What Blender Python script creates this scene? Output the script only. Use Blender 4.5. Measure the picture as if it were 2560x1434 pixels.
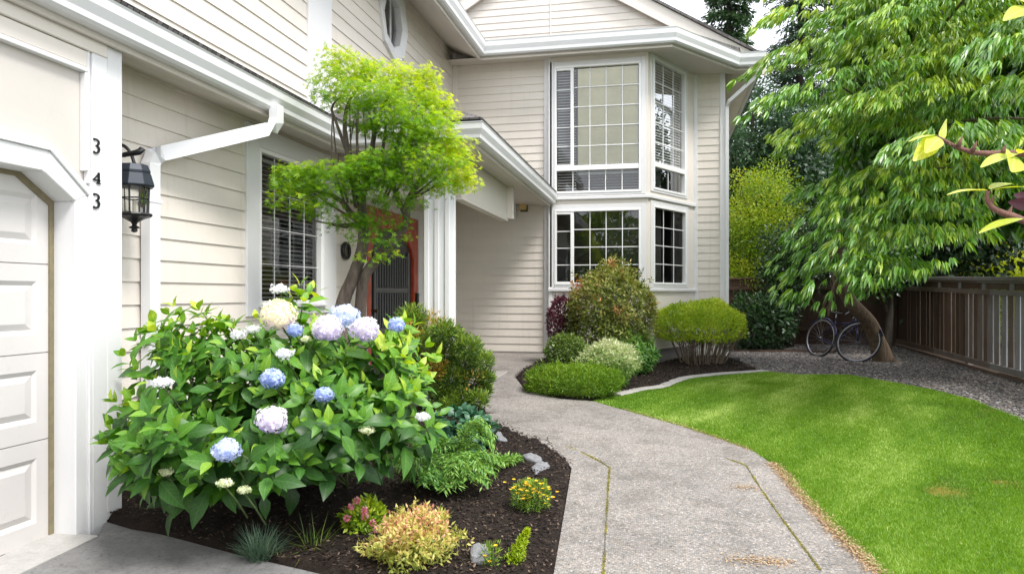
import bpy, bmesh, math, random
import numpy as np
from mathutils import Vector, Matrix

for o in list(bpy.data.objects):
    bpy.data.objects.remove(o)
S = bpy.context.scene
R = math.radians

# ------------------------------------------------------------------ camera
EYE = 1.6
FPX = 1770.0                      # focal length in photo pixels (2560 wide)
YAW = math.atan2(370.0, FPX)      # camera turned a little left of the side walls' direction
HOR = 735.0
cam = bpy.data.cameras.new('camera')
cam.sensor_width = 36.0
cam.lens = 36.0 * FPX / 2560.0
cam.shift_y = (HOR - 717.0) / 2560.0
cam.clip_start = 0.05
cam.clip_end = 3000
camo = bpy.data.objects.new('camera', cam)
S.collection.objects.link(camo)
camo.location = (0, 0, EYE)
camo.rotation_euler = (R(90), 0, YAW)
S.camera = camo

# ------------------------------------------------------------------ sky, sun, exposure
SUN_EL, SUN_AZ = 56.0, 124.0      # azimuth clockwise from +Y
w = bpy.data.worlds.new('World')
S.world = w
w.use_nodes = True
nt = w.node_tree
nt.nodes.clear()
wo = nt.nodes.new('ShaderNodeOutputWorld')
bg = nt.nodes.new('ShaderNodeBackground')
bg.inputs['Strength'].default_value = 0.15
sky = nt.nodes.new('ShaderNodeTexSky')
sky.sky_type = 'NISHITA'
sky.sun_disc = False
sky.sun_elevation = R(SUN_EL)
sky.sun_rotation = R(SUN_AZ)
tc = nt.nodes.new('ShaderNodeTexCoord')
cn = nt.nodes.new('ShaderNodeTexNoise')
cn.inputs['Scale'].default_value = 2.2
cn.inputs['Detail'].default_value = 6
cr = nt.nodes.new('ShaderNodeValToRGB')
cr.color_ramp.elements[0].position = 0.25
cr.color_ramp.elements[0].color = (0.55, 0.55, 0.55, 1)
cr.color_ramp.elements[1].position = 0.6
cr.color_ramp.elements[1].color = (0.95, 0.95, 0.95, 1)
cm = nt.nodes.new('ShaderNodeMix')
cm.data_type = 'RGBA'
cm.inputs[7].default_value = (8.2, 8.3, 8.6, 1)
nt.links.new(tc.outputs['Generated'], cn.inputs['Vector'])
nt.links.new(cn.outputs['Fac'], cr.inputs['Fac'])
nt.links.new(cr.outputs['Color'], cm.inputs[0])
nt.links.new(sky.outputs['Color'], cm.inputs[6])
nt.links.new(cm.outputs[2], bg.inputs['Color'])
nt.links.new(bg.outputs[0], wo.inputs['Surface'])

sl = bpy.data.lights.new('sun', 'SUN')
sl.energy = 2.4
sl.angle = R(17)
sl.color = (1.0, 0.965, 0.92)
so = bpy.data.objects.new('sun', sl)
S.collection.objects.link(so)
sd = Vector((math.sin(R(SUN_AZ)) * math.cos(R(SUN_EL)), math.cos(R(SUN_AZ)) * math.cos(R(SUN_EL)), math.sin(R(SUN_EL))))
so.rotation_euler = sd.to_track_quat('Z', 'Y').to_euler()
so.location = (0, 0, 20)

S.view_settings.view_transform = 'Standard'
S.view_settings.look = 'None'
S.view_settings.gamma = 1.0
S.view_settings.use_curve_mapping = False
S.view_settings.exposure = 0.92
S.render.engine = 'CYCLES'
S.cycles.use_denoising = True
S.cycles.max_bounces = 8
S.cycles.transparent_max_bounces = 16
S.cycles.sample_clamp_indirect = 6.0
S.cycles.caustics_reflective = False
S.cycles.caustics_refractive = False

# ------------------------------------------------------------------ helpers: places
CF = Vector((-math.sin(YAW), math.cos(YAW), 0))
CR = Vector((math.cos(YAW), math.sin(YAW), 0))
CE = Vector((0, 0, EYE))

def gz(x, y):
    """height of the ground: rises gently to the house, a little more at the entry"""
    t = np.clip((np.asarray(x, float) + 2.2) / 1.9, 0, 1)
    k = 0.042 + (0.0245 - 0.042) * (t * t * (3 - 2 * t))
    yy = np.clip(np.asarray(y, float), -6, 21)
    return (yy - 4.2) * k

def ray(px, py):
    return CF + CR * ((px - 1280) / FPX) + Vector((0, 0, (HOR - py) / FPX))
def at(px, py, d):
    return CE + ray(px, py) * d
def on_x(px, py, X):
    r = ray(px, py); return CE + r * (X / r.x)
def on_y(px, py, Y):
    r = ray(px, py); return CE + r * (Y / r.y)
def on_g(px, py):
    z = 0.0
    r = ray(px, py)
    for _ in range(30):
        d = (z - EYE) / r.z
        p = CE + r * d
        z = 0.5 * z + 0.5 * float(gz(p.x, p.y))
    p.z = float(gz(p.x, p.y))
    return p
def gp(*pts):
    return [tuple(on_g(*p).xy) for p in pts]
def depth(p):
    return (Vector(p) - CE).dot(CF)

# ------------------------------------------------------------------ helpers: objects
COL = S.collection
def tag(o, label=None, cat=None, group=None, kind=None):
    if label: o['label'] = label
    if cat: o['category'] = cat
    if group: o['group'] = group
    if kind: o['kind'] = kind
    return o
def empty(name, loc=(0, 0, 0), parent=None, label=None, cat=None, group=None):
    o = bpy.data.objects.new(name, None)
    o.empty_display_size = 0.2
    COL.objects.link(o)
    o.location = loc
    if parent is not None:
        o.parent = parent
        o.location = Vector(loc) - parent_origin(parent)
    return tag(o, label, cat, group)
def parent_origin(o):
    v = Vector((0, 0, 0))
    while o is not None:
        v = v + Vector(o.location); o = o.parent
    return v
def link_mesh(name, me, mat, parent=None):
    """mesh coordinates are world coordinates; a child is shifted so that it stays there"""
    o = bpy.data.objects.new(name, me)
    if mat is not None and not me.materials:
        for m in (mat if isinstance(mat, (list, tuple)) else [mat]):
            me.materials.append(m)
    COL.objects.link(o)
    if parent is not None:
        o.parent = parent
        o.location = -parent_origin(parent)
    return o

class MB:
    def __init__(s):
        s.v = []; s.f = []; s.t = []
    def face(s, pts, t=0.5):
        i = len(s.v)
        s.v += [tuple(p) for p in pts]
        s.f.append(tuple(range(i, i + len(pts)))); s.t.append(t)
    def hexa(s, c, t=0.5):
        """c: eight corners, bottom ring then top ring"""
        i = len(s.v)
        s.v += [tuple(p) for p in c]
        for q in ((3, 2, 1, 0), (4, 5, 6, 7), (0, 1, 5, 4), (1, 2, 6, 5), (2, 3, 7, 6), (3, 0, 4, 7)):
            s.f.append(tuple(i + k for k in q)); s.t.append(t)
    def box(s, a, b, t=0.5):
        x0, x1 = sorted((a[0], b[0])); y0, y1 = sorted((a[1], b[1])); z0, z1 = sorted((a[2], b[2]))
        s.hexa([(x0, y0, z0), (x1, y0, z0), (x1, y1, z0), (x0, y1, z0), (x0, y0, z1), (x1, y0, z1), (x1, y1, z1), (x0, y1, z1)], t)
    def obox(s, o, u, n, u0, u1, z0, z1, n0, n1, t=0.5):
        """box in a wall's frame: along u, up z (absolute), out along n"""
        o = Vector(o); u = Vector(u); n = Vector(n)
        def P(a, b, z): 
            p = o + u * a + n * b; return (p.x, p.y, z)
        s.hexa([P(u0, n0, z0), P(u1, n0, z0), P(u1, n1, z0), P(u0, n1, z0), P(u0, n0, z1), P(u1, n0, z1), P(u1, n1, z1), P(u0, n1, z1)], t)
    def prism(s, poly, vec, t=0.5):
        vec = Vector(vec); n = len(poly); i = len(s.v)
        s.v += [tuple(p) for p in poly] + [tuple(Vector(p) + vec) for p in poly]
        s.f.append(tuple(range(i + n - 1, i - 1, -1))); s.t.append(t)
        s.f.append(tuple(range(i + n, i + 2 * n))); s.t.append(t)
        for k in range(n):
            s.f.append((i + k, i + (k + 1) % n, i + n + (k + 1) % n, i + n + k)); s.t.append(t)
    def tube(s, pts, rad, seg=8, t=0.5, cap=True, sy=1.0):
        pts = [Vector(p) for p in pts]
        if not hasattr(rad, '__len__'): rad = [rad] * len(pts)
        i0 = len(s.v); up = None
        for k, p in enumerate(pts):
            a = (pts[min(k + 1, len(pts) - 1)] - pts[max(k - 1, 0)])
            if a.length < 1e-9: a = Vector((0, 0, 1))
            a.normalize()
            if up is None:
                up = Vector((0, 0, 1)) if abs(a.z) < 0.9 else Vector((1, 0, 0))
            e1 = a.cross(up)
            if e1.length < 1e-6: e1 = a.orthogonal()
            e1.normalize(); e2 = e1.cross(a); up = e2
            for j in range(seg):
                q = 2 * math.pi * j / seg
                s.v.append(tuple(p + e1 * (rad[k] * math.cos(q)) + e2 * (rad[k] * sy * math.sin(q))))
        for k in range(len(pts) - 1):
            for j in range(seg):
                a = i0 + k * seg + j; b = i0 + k * seg + (j + 1) % seg
                s.f.append((a, b, b + seg, a + seg)); s.t.append(t)
        if cap:
            s.f.append(tuple(i0 + j for j in reversed(range(seg)))); s.t.append(t)
            s.f.append(tuple(i0 + (len(pts) - 1) * seg + j for j in range(seg))); s.t.append(t)
    def lathe(s, c, prof, seg=12, t=0.5, rot=0.0):
        i0 = len(s.v)
        for r, z in prof:
            for j in range(seg):
                q = 2 * math.pi * j / seg + rot
                s.v.append((c[0] + r * math.cos(q), c[1] + r * math.sin(q), c[2] + z))
        for k in range(len(prof) - 1):
            for j in range(seg):
                a = i0 + k * seg + j; b = i0 + k * seg + (j + 1) % seg
                s.f.append((a, b, b + seg, a + seg)); s.t.append(t)
        s.f.append(tuple(i0 + j for j in reversed(range(seg)))); s.t.append(t)
        s.f.append(tuple(i0 + (len(prof) - 1) * seg + j for j in range(seg))); s.t.append(t)
    def sweep(s, path, prof, t=0.5, caps=True):
        """profile (outward, z) carried along a horizontal path (x, y, z); outward is to the path's right"""
        P = [Vector(p) for p in path]; n = len(prof); i0 = len(s.v)
        for k, p in enumerate(P):
            ds = []
            if k > 0: ds.append((P[k] - P[k - 1]).xy.normalized())
            if k < len(P) - 1: ds.append((P[k + 1] - P[k]).xy.normalized())
            ns = [Vector((d.y, -d.x)) for d in ds]
            m = ns[0] if len(ns) == 1 else (ns[0] + ns[1]).normalized()
            sc = 1.0 / max(0.3, m.dot(ns[0]))
            for o_, z_ in prof:
                s.v.append((p.x + m.x * o_ * sc, p.y + m.y * o_ * sc, p.z + z_))
        for k in range(len(P) - 1):
            for j in range(n):
                a = i0 + k * n + j; b = i0 + k * n + (j + 1) % n
                s.f.append((a, a + n, b + n, b)); s.t.append(t)
        if caps:
            s.f.append(tuple(i0 + j for j in range(n))); s.t.append(t)
            s.f.append(tuple(i0 + (len(P) - 1) * n + j for j in reversed(range(n)))); s.t.append(t)
    def build(s, name, mat, parent=None, bevel=0.0, smooth=False, seg=1):
        me = bpy.data.meshes.new(name)
        me.from_pydata(s.v, [], s.f)
        a = me.attributes.new('tint', 'FLOAT', 'FACE')
        a.data.foreach_set('value', np.array(s.t, np.float32))
        bm = bmesh.new(); bm.from_mesh(me)
        bmesh.ops.recalc_face_normals(bm, faces=bm.faces)
        bm.to_mesh(me); bm.free()
        if smooth:
            me.polygons.foreach_set('use_smooth', np.ones(len(me.polygons), bool))
        o = link_mesh(name, me, mat, parent)
        if bevel > 0:
            m = o.modifiers.new('bevel', 'BEVEL'); m.width = bevel; m.segments = seg; m.limit_method = 'ANGLE'; m.angle_limit = R(40)
            m.harden_normals = False
        return o

def siding(mb, o, u, n, u0, u1, z0, z1, s, holes=(), lo=None, hi=None, lip=0.013):
    """lap boards: u0/u1 may be narrowed with height by lo(z), hi(z)"""
    o = Vector(o); u = Vector(u); n = Vector(n)
    def P(a, z, b):
        p = o + u * a + n * b; return (p.x, p.y, z)
    lo = lo or (lambda z: u0); hi = hi or (lambda z: u1)
    rng = random.Random(int(1000 * s + len(holes)))
    z = z0
    while z < z1 - 1e-4:
        zt = min(z + s, z1)
        cuts = sorted({z, zt} | {h[k] for h in holes for k in (2, 3) if z < h[k] < zt})
        tt = rng.random(); j0_ = rng.random() * 3.6; joints = [u0 + j0_ + 3.6 * k for k in range(int((u1 - u0) / 3.6) + 1)]
        for za, zb in zip(cuts[:-1], cuts[1:]):
            oa = lip * (1 - (za - z) / s) + 0.002; ob = lip * (1 - (zb - z) / s) + 0.002
            segs = [(None, None)]
            hs = sorted([h for h in holes if h[2] < zb - 1e-6 and h[3] > za + 1e-6])
            edges = [None]
            for h in hs: edges += [h[0], h[1]]
            edges.append(None)
            for a, b in zip(edges[0::2], edges[1::2]):
                al, ah = (lo(za), lo(zb)) if a is None else (a, a)
                bl, bh = (hi(za), hi(zb)) if b is None else (b, b)
                if bl - al < 1e-3 and bh - ah < 1e-3: continue
                js = [al] + [j for j in joints if al + .05 < j < bl - .05] + [bl]
                for q, (j0, j1) in enumerate(zip(js[:-1], js[1:])):
                    e0 = ah if q == 0 else j0; e1 = bh if q == len(js) - 2 else j1
                    mb.face([P(j0, za, oa), P(j1, za, oa), P(e1, zb, ob), P(e0, zb, ob)], (tt + .37 * math.floor(j0 * .31 + tt * 7)) % 1)
                if za == z:
                    mb.face([P(al, za, -0.004), P(bl, za, -0.004), P(bl, za, oa), P(al, za, oa)], tt)
        z = zt

# ------------------------------------------------------------------ helpers: leaves
def unit(a):
    return a / np.maximum(np.linalg.norm(a, axis=-1, keepdims=True), 1e-9)
TPL = {
    'rhomb': (np.array([(0, 0), (.45, .5), (1, 0), (.45, -.5)], float), [(0, 3, 2, 1)]),
    'tri': (np.array([(0, .5), (0, -.5), (1, 0)], float), [(0, 1, 2)]),
    'blade': (np.array([(0, .5), (0, -.5), (.5, .42), (.5, -.42), (1, 0)], float), [(0, 1, 3, 2), (2, 3, 4)]),
    'lance': (np.array([(0, 0), (.3, .5), (.3, -.5), (.32, 0), (.68, .36), (.68, -.36), (.7, 0), (1, 0)], float),
              [(0, 2, 3), (0, 3, 1), (2, 5, 6, 3), (3, 6, 4, 1), (5, 7, 6), (6, 7, 4)]),
    'ovate': (np.array([(0, 0), (.1, .22), (.1, -.22), (.12, 0), (.36, .5), (.36, -.5), (.36, 0), (.62, .42), (.62, -.42), (.62, 0), (.84, .19), (.84, -.19), (.84, 0), (1, 0)], float),
              [(0, 2, 3), (0, 3, 1), (2, 5, 6, 3), (3, 6, 4, 1), (5, 8, 9, 6), (6, 9, 7, 4), (8, 11, 12, 9), (9, 12, 10, 7), (11, 13, 12), (12, 13, 10)]),
}
def _palm(n, spread, w):
    V = []; F = []
    for k in range(n):
        q = spread * (k / (n - 1) - .5); L = 1 - .35 * abs(2 * k / (n - 1) - 1)
        c, s_ = math.cos(q), math.sin(q); i = len(V)
        for a, b in ((0, 0), (.45, w), (1, 0), (.45, -w)):
            V.append((L * (a * c - b * s_), L * (a * s_ + b * c)))
        F.append((i, i + 3, i + 2, i + 1))
    return np.array(V, float), F
TPL['palm'] = _palm(5, 2.9, .11)
TPL['floret'] = _palm(5, 2 * math.pi * 4 / 5, .36)
TPL['floret'][0][:] = TPL['floret'][0] / np.maximum(1e-6, 1)

def leaf_mesh(name, pos, A, N, L, W, tpl, mat, parent=None, tint=None, fold=0.15, bend=0.1, smooth=False):
    V, F = TPL[tpl]
    n = len(pos); K = len(V)
    A = unit(np.asarray(A, float)); N = np.asarray(N, float)
    Sd = unit(np.cross(N, A)); N = unit(np.cross(A, Sd))
    L = np.broadcast_to(np.asarray(L, float), (n,)); W = np.broadcast_to(np.asarray(W, float), (n,))
    bend = np.broadcast_to(np.asarray(bend, float), (n,))
    u = V[:, 0][None, :]; v = V[:, 1][None, :]
    h = fold * W[:, None] * np.abs(v) - bend[:, None] * L[:, None] * u * u
    P = (pos[:, None, :] + (L[:, None] * u)[..., None] * A[:, None, :] + (W[:, None] * v)[..., None] * Sd[:, None, :] + h[..., None] * N[:, None, :])
    P = P.reshape(-1, 3).astype(np.float32)
    sizes = np.array([len(f) for f in F]); flat = np.array([i for f in F for i in f])
    loops = (np.arange(n)[:, None] * K + flat[None, :]).ravel().astype(np.int32)
    tot = np.tile(sizes, n).astype(np.int32)
    start = (np.cumsum(tot) - tot).astype(np.int32)
    me = bpy.data.meshes.new(name)
    me.vertices.add(len(P)); me.vertices.foreach_set('co', P.ravel())
    me.loops.add(len(loops)); me.loops.foreach_set('vertex_index', loops)
    me.polygons.add(len(tot)); me.polygons.foreach_set('loop_start', start); me.polygons.foreach_set('loop_total', tot)
    if smooth: me.polygons.foreach_set('use_smooth', np.ones(len(tot), bool))
    me.update(calc_edges=True)
    if tint is None: tint = np.random.RandomState(len(name)).rand(n)
    a = me.attributes.new('tint', 'FLOAT', 'FACE')
    a.data.foreach_set('value', np.repeat(np.asarray(tint, np.float32), len(F)))
    if tpl in ('ovate', 'lance'):
        a = me.attributes.new('leafuv', 'FLOAT_VECTOR', 'POINT')
        uv = np.zeros((n, K, 3), np.float32); uv[:, :, 0] = u; uv[:, :, 1] = v
        a.data.foreach_set('vector', uv.ravel())
    return link_mesh(name, me, mat, parent)

def rs(seed): return np.random.RandomState(seed)
def rdir(r, n):
    return unit(r.normal(size=(n, 3)))
def vnoise(p, f, seed):
    r = rs(seed); out = 0
    for k in range(5):
        d = r.normal(size=3); d /= np.linalg.norm(d); ph = r.rand() * 6.28
        out = out + np.sin((p @ d) * f * (1 + .35 * k) + ph) / (1 + .3 * k)
    return out / 2.2
def in_poly(x, y, poly):
    c = np.zeros(len(x), bool); n = len(poly)
    for i in range(n):
        x0, y0 = poly[i]; x1, y1 = poly[(i + 1) % n]
        if y0 == y1: continue
        m = ((y0 > y) != (y1 > y)) & (x < (x1 - x0) * (y - y0) / (y1 - y0) + x0)
        c ^= m
    return c
def sample_poly(r, poly, n):
    a = np.array(poly); lo = a.min(0); hi = a.max(0); X = []
    tot = 0
    while tot < n:
        q = lo + r.rand(n * 2, 2) * (hi - lo)
        q = q[in_poly(q[:, 0], q[:, 1], poly)]
        X.append(q); tot += len(q)
    return np.concatenate(X)[:n]
def poly_area(p):
    return abs(sum(p[i][0] * p[(i + 1) % len(p)][1] - p[(i + 1) % len(p)][0] * p[i][1] for i in range(len(p)))) / 2
def smooth_line(pts, k=5):
    """Catmull-Rom through 2-D or 3-D points"""
    P = [np.array(p, float) for p in pts]; out = []
    for i in range(len(P) - 1):
        p0 = P[max(i - 1, 0)]; p1 = P[i]; p2 = P[i + 1]; p3 = P[min(i + 2, len(P) - 1)]
        for j in range(k):
            t = j / k
            out.append(.5 * ((2 * p1) + (-p0 + p2) * t + (2 * p0 - 5 * p1 + 4 * p2 - p3) * t * t + (-p0 + 3 * p1 - 3 * p2 + p3) * t ** 3))
    out.append(P[-1])
    return [tuple(p) for p in out]
def patch(name, poly, mat, dz=0.0, step=0.35, parent=None, skirt=0.0, bump=None):
    """a sheet following the ground inside a polygon, cut into a grid"""
    bm = bmesh.new()
    vs = [bm.verts.new((p[0], p[1], 0)) for p in poly]
    bm.faces.new(vs)
    a = np.array(poly)
    for ax in (0, 1):
        n = Vector((1, 0, 0)) if ax == 0 else Vector((0, 1, 0))
        c = math.floor(a[:, ax].min() / step) * step + step
        while c < a[:, ax].max():
            bmesh.ops.bisect_plane(bm, geom=bm.verts[:] + bm.edges[:] + bm.faces[:], plane_co=n * c, plane_no=n)
            c += step
    bmesh.ops.triangulate(bm, faces=[f for f in bm.faces if len(f.verts) > 4])
    edge = {v for e in bm.edges if len(e.link_faces) == 1 for v in e.verts}
    for v in bm.verts:
        v.co.z = float(gz(v.co.x, v.co.y)) + dz + (bump(v.co.x, v.co.y) if bump and v not in edge else 0)
    if skirt > 0:
        be = [e for e in bm.edges if len(e.link_faces) == 1]
        g = bmesh.ops.extrude_edge_only(bm, edges=be)
        for v in [x for x in g['geom'] if isinstance(x, bmesh.types.BMVert)]:
            v.co.z -= skirt
    bmesh.ops.recalc_face_normals(bm, faces=bm.faces)
    me = bpy.data.meshes.new(name); bm.to_mesh(me); bm.free()
    up = sum(p.normal.z for p in me.polygons)
    if up < 0: me.flip_normals()
    return link_mesh(name, me, mat, parent)

# ------------------------------------------------------------------ materials
def srgb(r, g, b):
    f = lambda c: (c / 255 / 12.92) if c <= 10 else ((c / 255 + .055) / 1.055) ** 2.4
    return (f(r), f(g), f(b), 1)
def mat_new(name):
    m = bpy.data.materials.new(name); m.use_nodes = True
    t = m.node_tree
    b = t.nodes['Principled BSDF']
    return m, t, b
def ramp(t, stops):
    n = t.nodes.new('ShaderNodeValToRGB'); e = n.color_ramp.elements
    while len(e) < len(stops): e.new(0.5)
    for x, (p, c) in zip(e, stops):
        x.position = p; x.color = c if len(c) == 4 else (*c, 1)
    return n
def obj_coord(t, scale=(1, 1, 1)):
    c = t.nodes.new('ShaderNodeTexCoord'); m = t.nodes.new('ShaderNodeMapping')
    m.inputs['Scale'].default_value = scale
    t.links.new(c.outputs['Object'], m.inputs['Vector'])
    return m.outputs['Vector']
def noise(t, vec, scale, detail=4, rough=.55):
    n = t.nodes.new('ShaderNodeTexNoise')
    n.inputs['Scale'].default_value = scale; n.inputs['Detail'].default_value = detail; n.inputs['Roughness'].default_value = rough
    t.links.new(vec, n.inputs['Vector']); return n
def bump(t, b, h, strength, dist=0.01):
    n = t.nodes.new('ShaderNodeBump'); n.inputs['Strength'].default_value = strength; n.inputs['Distance'].default_value = dist
    t.links.new(h, n.inputs['Height']); t.links.new(n.outputs['Normal'], b.inputs['Normal'])
def attr(t, name='tint'):
    n = t.nodes.new('ShaderNodeAttribute'); n.attribute_name = name; return n.outputs['Fac']
def mixc(t, fac, a, b, mode='MIX'):
    n = t.nodes.new('ShaderNodeMix'); n.data_type = 'RGBA'; n.blend_type = mode
    for s, x in ((0, fac), (6, a), (7, b)):
        if hasattr(x, 'links') or isinstance(x, bpy.types.NodeSocket): t.links.new(x, n.inputs[s])
        else: n.inputs[s].default_value = x if s == 0 else (x if len(x) == 4 else (*x, 1))
    return n.outputs[2]

def m_paint(name, col, rough=.5, var=.07, grain=.25, stretch=(1, 1, 14), dirt=.25, boards=0.0):
    m, t, b = mat_new(name)
    v = obj_coord(t)
    n1 = noise(t, v, 1.3, 5); n2 = noise(t, obj_coord(t, stretch), 9, 6, .65)
    c = Vector(col)
    r1 = ramp(t, [(.3, tuple(c * (1 - var))), (.7, tuple(c * (1 + var * .5)))])
    t.links.new(n1.outputs['Fac'], r1.inputs['Fac'])
    n3 = noise(t, v, 16, 8, .7)
    r3 = ramp(t, [(.56, (0, 0, 0)), (.75, (1, 1, 1))])
    t.links.new(n3.outputs['Fac'], r3.inputs['Fac'])
    mm = t.nodes.new('ShaderNodeMath'); mm.operation = 'MULTIPLY'; mm.inputs[1].default_value = dirt
    t.links.new(r3.outputs['Color'], mm.inputs[0])
    col2 = mixc(t, mm.outputs[0], r1.outputs['Color'], tuple(c * .72))
    if boards:
        rb = ramp(t, [(0, (1 - boards,) * 3), (1, (1 + boards * .5, 1 + boards * .45, 1 + boards * .4))]); t.links.new(attr(t), rb.inputs['Fac'])
        col2 = mixc(t, 1.0, col2, rb.outputs['Color'], 'MULTIPLY')
        n5 = noise(t, obj_coord(t, (5, 5, .35)), 2.0, 6, .7); r5 = ramp(t, [(.55, (1, 1, 1)), (.8, (.86, .85, .82))]); t.links.new(n5.outputs['Fac'], r5.inputs['Fac'])
        col2 = mixc(t, 1.0, col2, r5.outputs['Color'], 'MULTIPLY')
    t.links.new(col2, b.inputs['Base Color'])
    b.inputs['Roughness'].default_value = rough
    bump(t, b, n2.outputs['Fac'], grain, .004)
    return m
M = {}
M['siding'] = m_paint('siding_paint', (.71, .658, .595), .55, .05, .35, (1.2, 1.2, 22), boards=.05)
M['smooth'] = m_paint('smooth_wall_paint', (.715, .668, .61), .6, .04, .15, (1, 1, 1))
M['trim'] = m_paint('white_trim_paint', (.72, .72, .73), .45, .04, .3, (12, 12, 1), .12)
M['garage'] = m_paint('garage_door_paint', (.60, .575, .56), .45, .05, .12, (2, 2, 20), .3)
M['panel'] = m_paint('plaster_panel_paint', (.56, .525, .485), .6, .06, .2, (1, 1, 1))
M['soffit'] = m_paint('soffit_paint', (.62, .575, .525), .6, .05, .2, (1, 1, 1))
M['gutter'] = m_paint('gutter_enamel', (.72, .725, .74), .3, .03, .06, (1, 1, 1), .1)
M['vinyl'] = m_paint('window_vinyl', (.84, .84, .84), .35, .02, .03, (1, 1, 1), .04)
M['found'] = m_paint('foundation_concrete', (.33, .31, .29), .9, .2, .5, (1, 1, 1), .4)

def m_simple(name, col, rough=.5, metal=0., spec=.5, nscale=20, var=.15, bumpk=0.1):
    m, t, b = mat_new(name)
    n = noise(t, obj_coord(t), nscale, 5)
    c = Vector(col[:3])
    r = ramp(t, [(.3, tuple(c * (1 - var))), (.7, tuple(c * (1 + var)))])
    t.links.new(n.outputs['Fac'], r.inputs['Fac']); t.links.new(r.outputs['Color'], b.inputs['Base Color'])
    b.inputs['Roughness'].default_value = rough; b.inputs['Metallic'].default_value = metal
    if bumpk: bump(t, b, n.outputs['Fac'], bumpk, .003)
    return m
M['black'] = m_simple('black_iron', (.018, .018, .02), .42, .3)
M['blackcap'] = m_simple('blue_black_cap', (.022, .028, .04), .5, .3)
M['dark'] = m_simple('dark_interior', (.035, .032, .03), .9)  # near-black colour stands in for the darkness of unlit rooms
M['curtain'] = m_simple('pale_curtain', (.55, .5, .3), .9)
M['reddoor'] = m_simple('red_door_paint', (.40, .055, .02), .35, 0, .5, 6, .25)
M['doorblack'] = m_simple('black_door_paint', (.02, .021, .023), .35)
M['doorgrey'] = m_simple('grey_door_bars', (.075, .08, .085), .4)
M['brass'] = m_simple('aged_metal', (.12, .09, .05), .4, .7)
M['lampglass'] = m_simple('amber_lamp_glass', (.55, .4, .16), .3)
M['blind'] = m_simple('blind_slats', (.50, .51, .50), .5, 0, .5, 3, .05)
M['blindwarm'] = m_simple('cream_blind_slats', (.93, .87, .56), .6, 0, .5, 3, .08)
M['bulb'] = m_simple('candle_sleeve', (.75, .7, .55), .5)
M['flash'] = m_simple('roof_edge_flashing', (.06, .062, .07), .6)
M['mail'] = m_simple('black_box_enamel', (.015, .015, .017), .35)

def m_glass(name, k=1.0, tintc=(.97, .98, .98)):
    m, t, b = mat_new(name)
    t.nodes.remove(b)
    out = t.nodes['Material Output']
    tr = t.nodes.new('ShaderNodeBsdfTransparent'); tr.inputs[0].default_value = (*tintc, 1)
    gl = t.nodes.new('ShaderNodeBsdfGlossy'); gl.inputs['Roughness'].default_value = .015
    lw = t.nodes.new('ShaderNodeFresnel'); lw.inputs['IOR'].default_value = 1.55
    n = noise(t, obj_coord(t), 2.5, 2)
    bp = t.nodes.new('ShaderNodeBump'); bp.inputs['Strength'].default_value = .04; bp.inputs['Distance'].default_value = .02
    t.links.new(n.outputs['Fac'], bp.inputs['Height']); t.links.new(bp.outputs[0], gl.inputs['Normal'])
    ma = t.nodes.new('ShaderNodeMath'); ma.operation = 'MULTIPLY_ADD'; ma.inputs[1].default_value = 1.4 * k; ma.inputs[2].default_value = .03 * k
    t.links.new(lw.outputs[0], ma.inputs[0])
    mx = t.nodes.new('ShaderNodeMixShader')
    t.links.new(ma.outputs[0], mx.inputs[0]); t.links.new(tr.outputs[0], mx.inputs[1]); t.links.new(gl.outputs[0], mx.inputs[2])
    t.links.new(mx.outputs[0], out.inputs['Surface'])
    return m
M['glass'] = m_glass('window_glass')
M['lglass'] = m_glass('lantern_glass', .8)

def m_shingle():
    m, t, b = mat_new('roof_shingles')
    v = obj_coord(t)
    br = t.nodes.new('ShaderNodeTexBrick')
    br.inputs['Scale'].default_value = 4.2; br.inputs['Color1'].default_value = (.07, .066, .065, 1); br.inputs['Color2'].default_value = (.16, .15, .145, 1)
    br.inputs['Mortar'].default_value = (.015, .015, .015, 1); br.inputs['Mortar Size'].default_value = .018
    t.links.new(v, br.inputs['Vector'])
    n = noise(t, v, 60, 3)
    c = mixc(t, .5, br.outputs['Color'], n.outputs['Color'], 'OVERLAY')
    t.links.new(c, b.inputs['Base Color']); b.inputs['Roughness'].default_value = .9
    bump(t, b, br.outputs['Color'], .6, .02)
    return m
M['shingle'] = m_shingle()

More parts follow.
